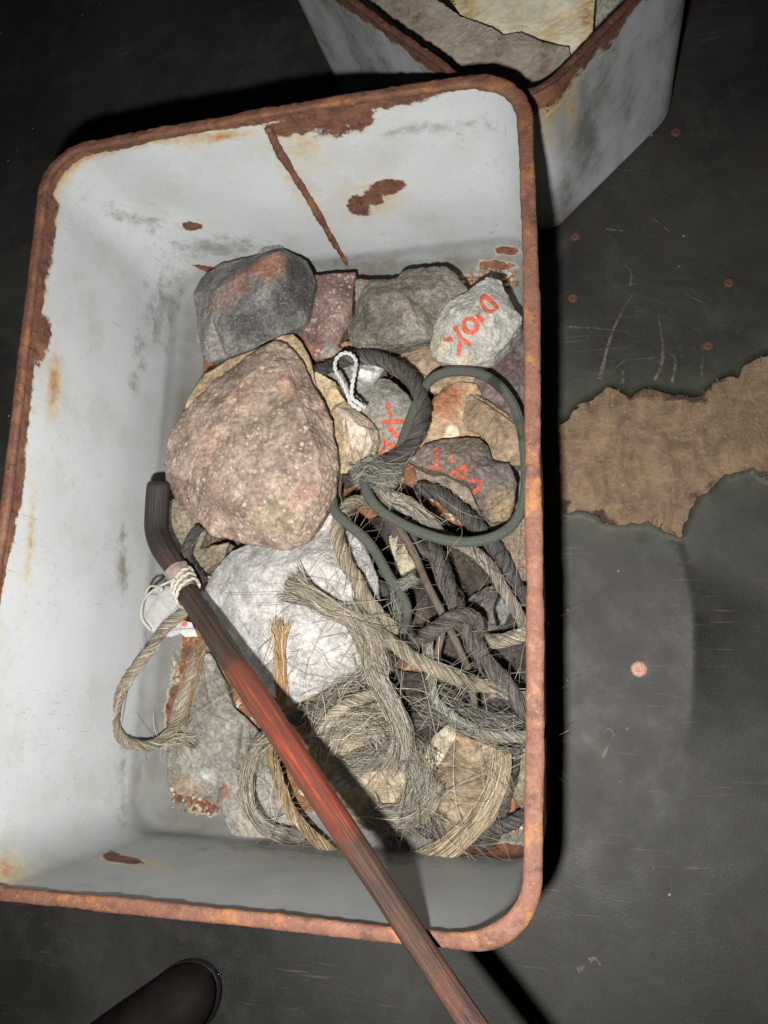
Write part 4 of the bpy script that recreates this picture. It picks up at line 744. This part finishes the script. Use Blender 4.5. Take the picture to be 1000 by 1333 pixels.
# lower ropes
rope('dark tarred rope running from the knot down to the right wall', ZM((430, 130, .030), (520, 150, .030), (600, 200, .030), (680, 260, .030), (740, 330, .030), (790, 400, .029), (850, 490, .026), (900, 580, .022), (940, 660, .018)), .0054, 'dark_rope', .024, cols=DARKC, nstray=140, ln=(.003, .012))
rope('pale frayed hemp rope slanting down to the right wall behind the dark rope', ZM((260, 190, .036), (340, 205, .038), (430, 240, .038), (520, 310, .037), (600, 370, .036), (690, 400, .035), (770, 480, .034), (830, 570, .034), (880, 660, .033), (920, 740, .030), (950, 800, .028)), .0038, 'hemp_grey', .03, cols=HEMPC + GREYC, nstray=160, ln=(.006, .025))
rope('pale golden rope end poking from under the right rim', ZL((700, 180, .030), (760, 205, .032), (850, 195, .033), (960, 160, .033), (1060, 130, .033)), .0044, 'hemp', .028, cols=HEMPC, nstray=40, fray=[(0, .02, 80, 1.)])
rope('dark rope along the right wall in the lower corner', ZB((920, 230, .018), (890, 330, .016), (860, 440, .014), (840, 560, .012), (800, 640, .010), (720, 670, .010)), .0042, 'dark_rope', .02, cols=DARKC, nstray=60)
rope('dark rope lying across the lower right corner of the box', ZB((1000, 500, .016), (930, 560, .016), (860, 590, .017), (780, 610, .017), (690, 640, .016), (600, 620, .016)), .0046, 'dark_rope', .02, cols=DARKC, nstray=70)
rope('dark rope at the lower middle under the grey fibres', ZB((350, 620, .018), (420, 590, .022), (500, 590, .022), (580, 610, .02), (650, 660, .015)), .0062, 'dark_rope', .028, cols=DARKC + GREYC, nstray=150, lump=.2)
rope('dark rope patch between the fibres and the yellowish stone', ZB((420, 190, .020), (470, 130, .024), (530, 90, .026), (590, 60, .024)), .0062, 'dark_rope', .03, cols=DARKC, nstray=90, lump=.2)
rope('dark rope beside the big whitish stone under the tan rope arc', ZB((-60, 130, .026), (20, 90, .03), (110, 50, .034), (210, 30, .034), (330, 0, .032)), .0052, 'dark_rope', .024, cols=DARKC + GREYC, nstray=160, ln=(.006, .03))
rope('dark rope under the grey lace end at the centre of the tangle', ZM((280, 210, .022), (310, 280, .024), (340, 360, .022), (370, 460, .02), (340, 520, .02), (270, 500, .02)), .0055, 'purple_rope', .026, cols=DARKC, nstray=60, lump=.2)
rope('dark rope strand left of the green cord end', ZM((120, 330, .024), (160, 420, .026), (200, 500, .026), (240, 580, .024), (300, 620, .022)), .005, 'dark_rope', .024, cols=DARKC, nstray=80)
# pinkish grey and tan ropes at lower left
rope('pinkish grey twisted rope curling on the grey slab', Z8((560, 500, .030), (505, 580, .028), (480, 680, .026), (480, 800, .024), (510, 900, .023), (570, 980, .022), (660, 1020, .021), (760, 1030, .02)), .0052, 'hemp_grey', .03, cols=GREYC, nstray=160, ln=(.006, .02))
rope('golden rope passing under the red part of the stick', Z8((585, 520, .034), (600, 620, .032), (640, 740, .031), (690, 860, .029), (760, 970, .028), (850, 1060, .027), (960, 1150, .026), (1010, 1195, .022)), .0034, 'hemp_gold', .05, 2, cols=GOLDC, nstray=140, ln=(.006, .02), fray=[(1, .02, 90, 1.)])
rope('tan rope arc below the big whitish stone', ZB((20, 300, .032), (50, 200, .040), (100, 110, .046), (170, 50, .048), (260, 20, .048), (340, 5, .042)), .0036, 'hemp', .024, cols=HEMPC, nstray=160, ln=(.006, .03))
# the left loop
rope('pale twisted hemp rope loop against the left wall', [(252, 782, .056), (238, 798, .054), (205, 833, .050), (178, 868, .046), (157, 902, .043), (149, 930, .041), (155, 956, .038), (175, 970, .034), (205, 968, .028), (228, 945, .024), (243, 905, .022), (252, 872, .024), (262, 845, .026)], .0037, 'hemp', .026, cols=HEMPC, nstray=110, ln=(.008, .03), taper=(1, .5))
hank('pale broom of fibres at the foot of the left rope loop', [(185, 972, .026), (210, 966, .023), (235, 962, .02), (262, 968, .017)], 90, np.array([.0022, .004]), HEMPC, flare=(0, 1.2), nstray=30)
hank('rusty brown tuft of fibres between the stick and the left wall', [(268, 832, .030), (258, 852, .027), (250, 880, .023), (240, 915, .02), (232, 945, .018)], 150, np.array([.002, .005, .0035]), ORNGC + HEMPC, flare=(.2, .8), nstray=40)
# tangle on top
rope('thick pale hemp rope curving down beside the big whitish stone', ZM((230, 200, .034), (150, 195, .044), (90, 240, .052), (70, 330, .056), (95, 420, .057), (140, 520, .056), (200, 640, .054), (280, 730, .048), (330, 790, .042)), .0046, 'hemp', .034, cols=HEMPC, nstray=160, ln=(.006, .022))
hank('grey frayed rope end lying on the big whitish stone', [(372, 758, .062), (395, 772, .062), (425, 790, .061), (460, 805, .058), (495, 820, .054)], 420, np.array([.0075, .006, .0048, .0042]), GREYC + HEMPC[:2], flare=(1.0, 0), wander=.0016, nstray=140, ln=(.01, .03), core='hemp_grey')
rope('long pale hemp rope across the middle of the tangle', ZL((100, 90, .052), (170, 160, .053), (250, 210, .054), (340, 270, .054), (430, 320, .054), (520, 370, .053), (610, 400, .052), (700, 425, .050), (790, 455, .047)), .0044, 'hemp', .03, cols=HEMPC + GREYC, nstray=170, ln=(.006, .025), fray=[(1, .018, 120, .6)])
rope('brown grey matted rope knotted in the middle and running to the right wall', ZM((400, 330, .034), (450, 400, .038), (530, 430, .040), (560, 520, .043), (600, 620, .047), (640, 720, .051)) + ZL((650, 170, .052), (690, 260, .050), (740, 340, .048), (800, 400, .047), (870, 480, .046), (960, 580, .044), (1040, 680, .04)), .0056, 'purple_rope', .05, 2, cols=DARKC + [(.2, .17, .16)], nstray=260, ln=(.002, .008), lump=.3)
rope('brown grey rope end wrapped round the knot', ZL((370, 190, .046), (420, 195, .052), (480, 160, .056), (550, 110, .059), (620, 90, .059), (690, 120, .055), (700, 180, .048)), .0048, 'purple_rope', .03, 2, cols=DARKC, nstray=80, ln=(.002, .008), lump=.3, taper=(.4, .8))
cord('thin brown lace passing under the green cord to the knot', ZM((265, 90, .046), (290, 180, .046), (330, 270, .047), (380, 350, .049), (430, 440, .050), (480, 560, .051), (530, 660, .051), (570, 730, .050), (600, 790, .048)), .0026, 'strap', 'lace', 'lace')
cord('short brown lace below the knot slanting right', ZL((560, 150, .050), (590, 210, .050), (625, 290, .049), (655, 350, .047)), .0024, 'strap', 'lace', 'lace')
cord('short brown lace below the knot slanting left', ZL((525, 150, .048), (510, 220, .048), (490, 300, .046)), .0024, 'strap', 'lace', 'lace')
cord('short grey lace below the long hemp rope near the right wall', ZL((660, 430, .040), (680, 500, .040), (690, 580, .036)), .0022, 'strap', 'lace', 'lace')
rope('dark rope loop ringing the red lettered grey stone', Z5((40, 225, .034), (110, 195, .036), (180, 165, .038), (260, 130, .039), (340, 118, .040), (440, 130, .041), (540, 165, .042), (640, 225, .043), (715, 310, .044), (755, 400, .045), (765, 490, .046), (745, 590, .047), (690, 680, .048), (610, 755, .048), (520, 805, .048), (420, 850, .047), (330, 895, .045), (240, 930, .042)), .0052, 'dark_rope', .025, cols=DARKC, nstray=260, ln=(.002, .007), lump=.15)
o_, gc = cord('grey green cord in a big loop at the right of the box', [(515, 606, .040), (522, 582, .040), (532, 552, .040), (545, 520, .041), (557, 499, .043), (574, 487, .045), (600, 483, .046), (628, 488, .046), (652, 504, .046), (670, 530, .046), (680, 565, .047), (684, 605, .048), (683, 645, .050), (672, 677, .052), (650, 696, .054), (618, 705, .055), (585, 704, .056), (550, 694, .056), (520, 680, .056), (495, 664, .056), (480, 645, .055), (474, 625, .053), (474, 606, .049)], .0033, 'green_cord', ribs=9)
o_, gc = cord('short grey green cord piece with a frayed end below the loop', [(432, 648, .052), (438, 668, .056), (455, 684, .057), (476, 702, .056), (492, 724, .055), (505, 748, .053), (518, 768, .050)], .0033, 'green_cord', ribs=9)
c0 = np.array([at(*p) for p in [(516, 766, .050), (528, 760, .052), (545, 752, .053)]]); add_fibres('frayed_sheath', [bundle(cat_rom(c0, .001), 110, .0028, 9, (.4, 1), .0008, (0, .8), 5), bundle(cat_rom(np.array([at(*p) for p in [(514, 762, .050), (520, 790, .049), (522, 815, .044)]]), .001), 90, .0035, 9, (.3, .9), .001, (0, .8), 6)], GRNC + HEMPC[:1], o_)
Vc, Fc, uc = tube(cat_rom(np.array([at(*p) for p in [(520, 770, .051), (529, 786, .052), (530, 804, .051), (524, 824, .049)]]), .0006), .0024, 10); mk('core', Vc, Fc, M['green_cord'], o_, tuv=uc)
hank('tuft of grey green fibres at the end of the dark rope loop', Z5((300, 900, .050), (400, 870, .053), (500, 900, .053), (600, 940, .050)), 260, np.array([.004, .0075, .006]), GRNC + GREYC[:2], flare=(.4, .8), wander=.003, nstray=200, ln=(.006, .02))
hank('grey hair like fibres spilling down from the rope ends', ZM((230, 60, .050), (270, 120, .050), (310, 170, .048), (390, 200, .046), (470, 260, .044), (540, 330, .042)), 150, np.array([.004, .004, .003]), GREYC + HEMPC, flare=(.5, 1.), nstray=80)
hank('long grey horsehair hank hanging in the lower middle', ZL((130, 120, .054), (150, 260, .052), (190, 380, .050), (240, 480, .048), (290, 580, .046), (320, 680, .043), (310, 780, .040)) + ZB((385, 270, .036), (330, 330, .032)), 620, np.array([.0055, .0045, .005, .006, .007]), GREYC, flare=(.4, .9), wander=.002, nstray=160, ln=(.01, .035), core='hemp_grey')
hank('fan of grey fibres left of the hanging hank', ZB((430, 230, .040), (360, 260, .038), (280, 290, .034), (200, 320, .03), (140, 350, .026)), 330, np.array([.004, .006, .007]), GREYC, flare=(.2, .8), wander=.0025, nstray=100, ln=(.01, .035))
hank('grey fibres curving to the bottom wall below the hanging hank', ZB((450, 260, .036), (470, 340, .034), (470, 430, .031), (430, 510, .028), (360, 560, .024), (300, 590, .021)), 480, np.array([.0045, .006, .007]), GREYC, flare=(.2, .9), wander=.002, nstray=120, ln=(.01, .035), core='hemp_grey')
hank('broad yellowish hank of fibres in the lower right', ZB((845, 240, .034), (840, 330, .033), (815, 430, .032), (760, 530, .030), (690, 610, .027), (600, 690, .024), (500, 740, .02), (440, 760, .017)), 620, np.array([.0045, .006, .0068, .0068, .005]), GOLDC + HEMPC, flare=(.2, .5), wander=.0012, nstray=130, ln=(.008, .03), core='hemp_gold')
rope('faded turquoise twine running to the right wall', ZL((470, 380, .050), (480, 450, .049), (500, 510, .048), (560, 570, .047), (630, 620, .046), (700, 650, .045)), .0026, 'teal', .014, 2, cols=GRNC + HEMPC, nstray=140, ln=(.004, .02), name='twine', cat='twine', fray=[(0, .02, 60, .5)])
rope('grey green rope end between the turquoise twine and the right wall', ZL((690, 655, .044), (760, 680, .044), (850, 695, .043), (940, 690, .042), (1040, 670, .04)), .0034, 'hemp_grey', .02, cols=GRNC + GREYC, nstray=160, ln=(.004, .02))
hank('orange brown brush of fibres standing on the big whitish stone', [(368, 922, .042), (366, 895, .048), (365, 868, .054), (363, 842, .059), (364, 805, .064)], 130, np.array([.0036, .0030, .0030, .0032]), ORNGC + GOLDC, flare=(0, 1.3), wander=.0014, nstray=60, ln=(.01, .03), frac=(.3, 1))
hank('matted dark hair under the hanging hank and tan rope arc', [(392, 925, .034), (430, 905, .037), (470, 892, .039), (505, 885, .038)], 60, np.array([.006, .008, .006]), DARKC + GREYC, flare=(.8, .6), wander=.004, nstray=120, ln=(.012, .035))
hank('matted dark grey hair round the turquoise twine', [(545, 900, .036), (585, 925, .038), (630, 945, .040), (690, 955, .038)], 90, np.array([.005, .007, .007]), DARKC + GRNC + GREYC[:2], flare=(.6, .4), wander=.005, nstray=130, ln=(.012, .03))
hank('thin grey hairs trailing across the flat brown stone', [(548, 960, .034), (552, 1000, .034), (545, 1040, .032), (560, 1085, .026)], 110, np.array([.005, .007, .006]), GREYC + DARKC, flare=(.6, .8), wander=.004, nstray=120, ln=(.012, .035))
hank('pale straw hank sweeping round the lower left rope curl', Z8((600, 480, .036), (520, 560, .034), (470, 680, .031), (465, 820, .028), (510, 930, .026), (600, 1010, .024), (720, 1050, .022)), 150, np.array([.005, .0062, .005]), HEMPC + GREYC, flare=(.3, .4), wander=.0012, nstray=40, flat=.35)
hank('straw blond frayed fibres beside the long hemp rope', ZL((20, 40, .058), (90, 110, .058), (150, 190, .056), (190, 280, .052), (200, 380, .048)), 240, np.array([.006, .007, .0075]), HEMPC + GREYC, flare=(.5, .7), wander=.002, nstray=60, flat=.5)
hank('dusty grey swirl of fibres above the bottom wall', ZB((560, 380, .036), (530, 460, .034), (470, 520, .031), (390, 545, .028), (300, 540, .026), (240, 500, .026)), 300, np.array([.006, .008, .008]), GREYC, flare=(.5, .8), wander=.0022, nstray=60, flat=.4)
hank('soft tan fibres over the buff stone under the hanging hank', ZB((60, 260, .044), (110, 180, .046), (200, 150, .046), (300, 170, .044), (380, 210, .042)), 120, np.array([.004, .007, .006]), HEMPC + GREYC, flare=(.5, .8), wander=.004, nstray=60, flat=.4)
rope('dark twisted rope bit between the bent stick end and the pale stone', Z7((500, 265, .044), (465, 320, .046), (448, 380, .046), (470, 440, .046), (510, 490, .044)), .0040, 'dark_rope', .018, cols=DARKC, nstray=30)
# a loose litter of single hairs over the ropes
def litter(label, boxpx, zr, N, cols, ln, seed):
    r = np.random.default_rng(seed); n = 11; u = np.linspace(0, 1, n); A = []
    for i in range(N):
        p = at(r.uniform(boxpx[0], boxpx[2]), r.uniform(boxpx[1], boxpx[3]), r.uniform(*zr)); a = r.uniform(0, 6.28); d = np.array([math.cos(a), math.sin(a), r.normal(0, .15)]); q = np.array([-d[1], d[0], 0]); L = r.uniform(*ln)
        A.append(p + d * (L * u)[:, None] + q * (L * r.normal(0, .35) * u ** 2)[:, None] + q * (L * .06 * np.sin(u * r.uniform(3, 8)))[:, None] + np.array([0, 0, 1]) * (L * .1 * np.sin(u * 3.1))[:, None])
    A = np.array(A); A[..., 0] = np.clip(A[..., 0], -.105, .112); A[..., 1] = np.maximum(A[..., 1], -.168); V, F, per = fibre_mesh(A, r.uniform(.00007, .00013, N)); o = mk('loose_fibres', V, F, M['fib'], col=fibre_cols(N, per, cols, seed)); o['kind'] = 'stuff'; tag(o, label, 'fibres')
litter('scattered loose pale and dark hairs over the tangled ropes', (400, 660, 680, 900), (.045, .06), 55, HEMPC + DARKC + GREYC, (.012, .04), 501)
litter('scattered loose hairs over the lower stones and fibres', (350, 900, 680, 1090), (.032, .045), 120, HEMPC + GREYC + DARKC, (.012, .045), 502)
litter('few dark hairs lying on the big whitish stone', (380, 730, 470, 880), (.056, .060), 22, DARKC + GREYC, (.01, .03), 503)

# white string loop
rope('white cotton string knotted in a small loop', Z5((378, 455, .055), (330, 420, .056), (290, 385, .057), (292, 310, .058), (310, 220, .059), (318, 150, .059), (285, 105, .058), (235, 98, .057), (190, 140, .057), (182, 200, .058), (215, 260, .059), (240, 310, .059), (262, 370, .058), (285, 425, .057), (350, 470, .055)), 1.5e-3, 'white_string', .0075, 2, nstray=0, name='string', cat='string', lump=.05)

# ------------------------------------------------------------------ the stick
A_ = at(249, 779, .066); B_ = at(541, 1222, DEP + .0022 + .0055); dirn = (B_ - A_) / np.linalg.norm(B_ - A_); END = A_ + dirn * (np.linalg.norm(B_ - A_) + .12)
head = [at(207, 627, .062), at(205, 655, .060), at(204, 688, .059), at(212, 712, .060), at(230, 743, .062)]
SC2 = cat_rom(np.array(head + [A_] + [A_ + dirn * k for k in (.04, .1, .18, .26)] + [END]), .0014); s = arclen(SC2)
px = to_px(SC2); iA = np.argmin(np.linalg.norm(px - [232, 745], axis=1)); sk = s - s[iA]
rad = np.interp(sk, [-.06, -.045, -.02, -.008, 0, .03, .10, .19, .30], [.0062, .0065, .0065, .0058, .0053, .0056, .0060, .0050, .0040]); rad = rad * np.interp(s, [0, .0012, .003], [.80, .95, 1])
stick = thing('stick', 'long dark wooden stick with bent end and a worn red painted band', 'stick', END * [1, 1, 0] + [0, 0, END[2]])
V, F, uv = tube(SC2, rad, 40); n_ = len(SC2); ctr = np.repeat(SC2, 40, 0); uvn = uv.copy(); gro = fbm(np.c_[uv[:, 0] * 3.6, uv[:, 1] * 3.6, uv[:, 2] * 6], 1, 4, 3)
V = V + (V - ctr) / np.repeat(rad, 40)[:, None] * (.00045 * gro + .0004 * fbm(V, 45, 9, 2))[:, None]
pv = np.repeat(px, 40, 0); red = np.interp(pv[:, 1], [760, 820, 872, 905, 1045, 1075, 1110, 1200, 1260, 1400], [0, .22, .5, 1, 1, .6, .4, .38, .42, .4])
worn = sstep(1040, 1120, pv[:, 1]) * .38; black = sstep(735, 712, pv[:, 1])
mk('shaft', V, F, M['stick'], stick, tuv=uv, attrs={'red': red, 'worn': worn, 'black': black})
# wrap and string tied on the stick
def ring_on(sA, tilt, extra, turns=1., ph=0., R=.0011, shift=.0, n=70):
    i = np.argmin(np.abs(sk - sA)); T, N, B = frames(SC2); out = []
    for k in range(n):
        a = ph + turns * 2 * math.pi * k / (n - 1); j = int(np.clip(np.argmin(np.abs(sk - (sA + tilt * math.cos(a) + shift * k / n))), 0, len(SC2) - 1))
        out.append(SC2[j] + (N[j] * math.cos(a) + B[j] * math.sin(a)) * (rad[j] + extra))
    return np.array(out)
cen_s = thing('string', 'cream string wound round the stick below its bent end', 'string', SC2[iA] - [0, 0, .01])
for sA, tl, ph in ((.006, .004, 0.), (.0095, .004, .5), (.0135, .0035, 1.)):
    V, F, uv = tube(ring_on(sA, tl, .0019, 1., ph), .0009, 8); mk('winding', V, F, M['cream_string'], cen_s, tuv=uv)
lp = cat_rom(np.array([at(*p) for p in Z7((400, 480, .072), (340, 510, .068), (290, 545, .062), (268, 580, .056), (265, 640, .05), (300, 690, .045))]), .0008); V, F, uv = tube(lp, .0007, 7); mk('loose_end', V, F, M['cream_string'], cen_s, tuv=uv)
lp = cat_rom(np.array([at(*p) for p in Z7((330, 545, .066), (345, 520, .07), (300, 510, .064), (280, 550, .058), (320, 555, .06), (345, 535, .064))]), .0008); V, F, uv = tube(lp, .0006, 7); mk('loose_end', V, F, M['cream_string'], cen_s, tuv=uv)
# pinkish wrap
i0, i1 = [np.argmin(np.abs(sk - q)) for q in (-.003, .017)]; seg = SC2[i0:i1:2]; V, F, uv = tube(seg, rad[i0:i1:2] + .0011, 30); V = V + (fbm(V, 190, 6, 3) * .0016)[:, None]
tag(mk('paper_wrap', V, F[:-2], M['pinkwrap'], tuv=uv), 'crumpled pinkish paper wrapped round the stick under the string', 'paper')
# clear plastic bag and its printed scrap
pl = stone('plastic_film', 'crumpled clear plastic film hanging by the stick over the left wall', 'plastic film', Z7((270, 560), (330, 500), (400, 520), (420, 600), (430, 700), (380, 720), (310, 700), (265, 640)), .040, .038, Z7((340, 580, .046), (380, 640, .044), (310, 620, .044)), 'plastic', amp=.002, freq=150, seed=44, sm=0, bottom_in=.97)
sw = stone('label_scrap', 'small red and silver printed scrap beside the stick', 'label', Z7((418, 700), (435, 650), (465, 655), (490, 715), (440, 718)), .050, .0485, [], 'silver', amp=.0006, freq=200, seed=45, sm=0, bottom_in=.97)
V, F, o = ROCKS[sw.name]; painted(sw, [Z7((424, 695), (440, 662), (456, 660))], 6, -.5, 3, 'red_print')

# ------------------------------------------------------------------ papers in the second box
stone('paper', 'brown stained card in the grey tin, left of the grey canvas', 'paper', [(455, -20), (500, -15), (548, 0), (560, 30), (545, 52), (520, 40), (485, 18)], .070, .068, [], 'paper_brown', amp=.0004, seed=50, sm=0, bottom_in=.98, wave=(.002, 40, .002, 30), target=.0016)
stone('paper', 'yellowed printed paper at the right in the grey tin', 'paper', [(755, -40), (850, -40), (848, 10), (790, 75), (770, 90), (750, 60)], .078, .076, [], 'paper_news', amp=.0003, seed=51, sm=0, bottom_in=.98, wave=(.0015, 30, .001, 30), target=.0016)
stone('paper', 'cream folded paper with rust stains in the grey tin', 'paper', [(560, -40), (700, -40), (775, -10), (773, 20), (770, 62), (764, 78), (748, 98), (720, 90), (660, 60), (600, 20)], .096, .093, [], 'paper_cream', amp=.0004, seed=52, sm=0, bottom_in=.98, wave=(.001, 35, .0022, 60), target=.0014)
stone('canvas_piece', 'dirty grey canvas lying over the cream paper in the grey tin', 'canvas', [(500, -40), (560, -5), (600, 22), (640, 38), (655, 48), (678, 42), (700, 52), (722, 58), (741, 62), (743, 80), (745, 97), (733, 106), (716, 124), (690, 134), (655, 118), (610, 92), (570, 66), (520, 34), (470, -10)], .101, .098, [], 'paper_grey', amp=.0005, seed=53, sm=0, bottom_in=.98, wave=(.002, 30, .0018, 50), target=.0014)
stone('paper', 'dark wad of old paper filling the grey tin beneath the sheets', 'paper', [(470, -60), (830, -60), (840, -10), (760, 80), (700, 130), (660, 118), (560, 60), (480, 0)], .062, .004, [], 'paper_grey', amp=.003, freq=50, seed=54, sm=1, target=.003)

# ------------------------------------------------------------------ boot toe at the lower left
toe = at(264, 1277, .018)[:2]; back = at(30, 1480, .018)[:2]; ax = (back - toe) / np.linalg.norm(back - toe); sd_ = np.array([-ax[1], ax[0]])
boot = thing('boot', 'dark worn leather boot toe at the lower left edge', 'boot', (*(toe + ax * .1), 0))
def boot_loft(hw, hh, zb, n=40, m=28, exp=2.4, full=False):
    V = []; F = []
    for i in range(n):
        q = i / (n - 1); sdist = .24 * q ** 1.5 
        w = np.interp(sdist, *hw); h = np.interp(sdist, *hh); w *= math.sqrt(max(0, 1 - max(0, 1 - sdist / .022) ** 2)) if sdist < .022 else 1; h *= (.35 + .65 * math.sqrt(max(0, 1 - max(0, 1 - sdist / .018) ** 2))) if sdist < .018 else 1
        for k in range(m):
            a = 2 * math.pi * k / m; cx, cz = math.cos(a), math.sin(a); x = abs(cx) ** (2 / exp) * (1 if cx > 0 else -1) * w; z = (abs(cz) ** (2 / exp)) * h if cz > 0 else -.0005
            p = toe + ax * sdist + sd_ * x; V.append((p[0], p[1], zb + z))
    for i in range(n - 1):
        for k in range(m): F.append([i * m + k, i * m + (k + 1) % m, (i + 1) * m + (k + 1) % m, (i + 1) * m + k])
    F += [list(range(m)), [(n - 1) * m + k for k in range(m)][::-1]]; return np.array(V), F
Vb, Fb = boot_loft(([0, .03, .07, .12, .24], [.0165, .018, .022, .022, .022]), ([0, .03, .08, .14, .24], [.022, .026, .036, .06, .08]), .007); Vb += (fbm(Vb, 60, 3, 3) * .0009)[:, None]; mk('upper', Vb, Fb, M['leather'], boot)
Vb, Fb = boot_loft(([0, .03, .07, .12, .24], [.0172, .0187, .0228, .0228, .0228]), ([0, .24], [.0075, .0075]), .0004, exp=6); mk('sole', Vb, Fb, M['sole'], boot)

# ------------------------------------------------------------------ rust flakes and grit on the bottom of the white box
r = np.random.default_rng(9); VV = []; FF = []; CC = []
def flakes(px0, py0, px1, py1, N, zr=(.0022, .0032), sz=(.0006, .0022)):
    for i in range(N):
        c = at(r.uniform(px0, px1), r.uniform(py0, py1), r.uniform(*zr)); k = r.integers(4, 7); a0 = r.uniform(0, 6.28); R_ = r.uniform(*sz) * r.uniform(.4, 1); b = len(VV); h = R_ * r.uniform(.2, .6); tl = r.normal(0, .25, 2)
        col = np.array([(.3, .13, .07), (.42, .22, .1), (.16, .08, .055), (.45, .42, .34), (.24, .11, .06), (.2, .14, .1)][r.integers(0, 6)])
        for zz in (0, h):
            for q in range(k):
                a = a0 + q * 6.283 / k; rr = R_ * r.uniform(.7, 1.15); dx, dy = rr * math.cos(a), rr * math.sin(a); VV.append((c[0] + dx, c[1] + dy, c[2] + zz + dx * tl[0] + dy * tl[1])); CC.append(col)
        FF.append([b + k + q for q in range(k)])
        for q in range(k): FF.append([b + q, b + (q + 1) % k, b + k + (q + 1) % k, b + k + q])
flakes(222, 980, 300, 1086, 260); flakes(228, 860, 260, 980, 60); flakes(600, 1080, 690, 1112, 220); flakes(590, 345, 690, 380, 120); flakes(240, 340, 300, 400, 60); flakes(420, 900, 690, 1100, 60, (.003, .010))
o = mk('rust_flakes', np.array(VV), FF, M['fib'], col=np.array(CC), smooth=False); o['kind'] = 'stuff'; tag(o, 'rust flakes and paint grit on the bottom of the white box', 'flakes')
V, F, per = fibre_mesh(np.array(ND), np.random.default_rng(5).uniform(.00012, .0004, len(ND))); o = mk('torn_fringe', V, F, M['fib'], fl_o, col=fibre_cols(len(ND), per, [(.10, .07, .05), (.2, .15, .1), (.06, .05, .04), (.13, .125, .1)], 6)); o['kind'] = 'stuff'
for o in scene.objects:
    if '_o' in o: del o['_o']
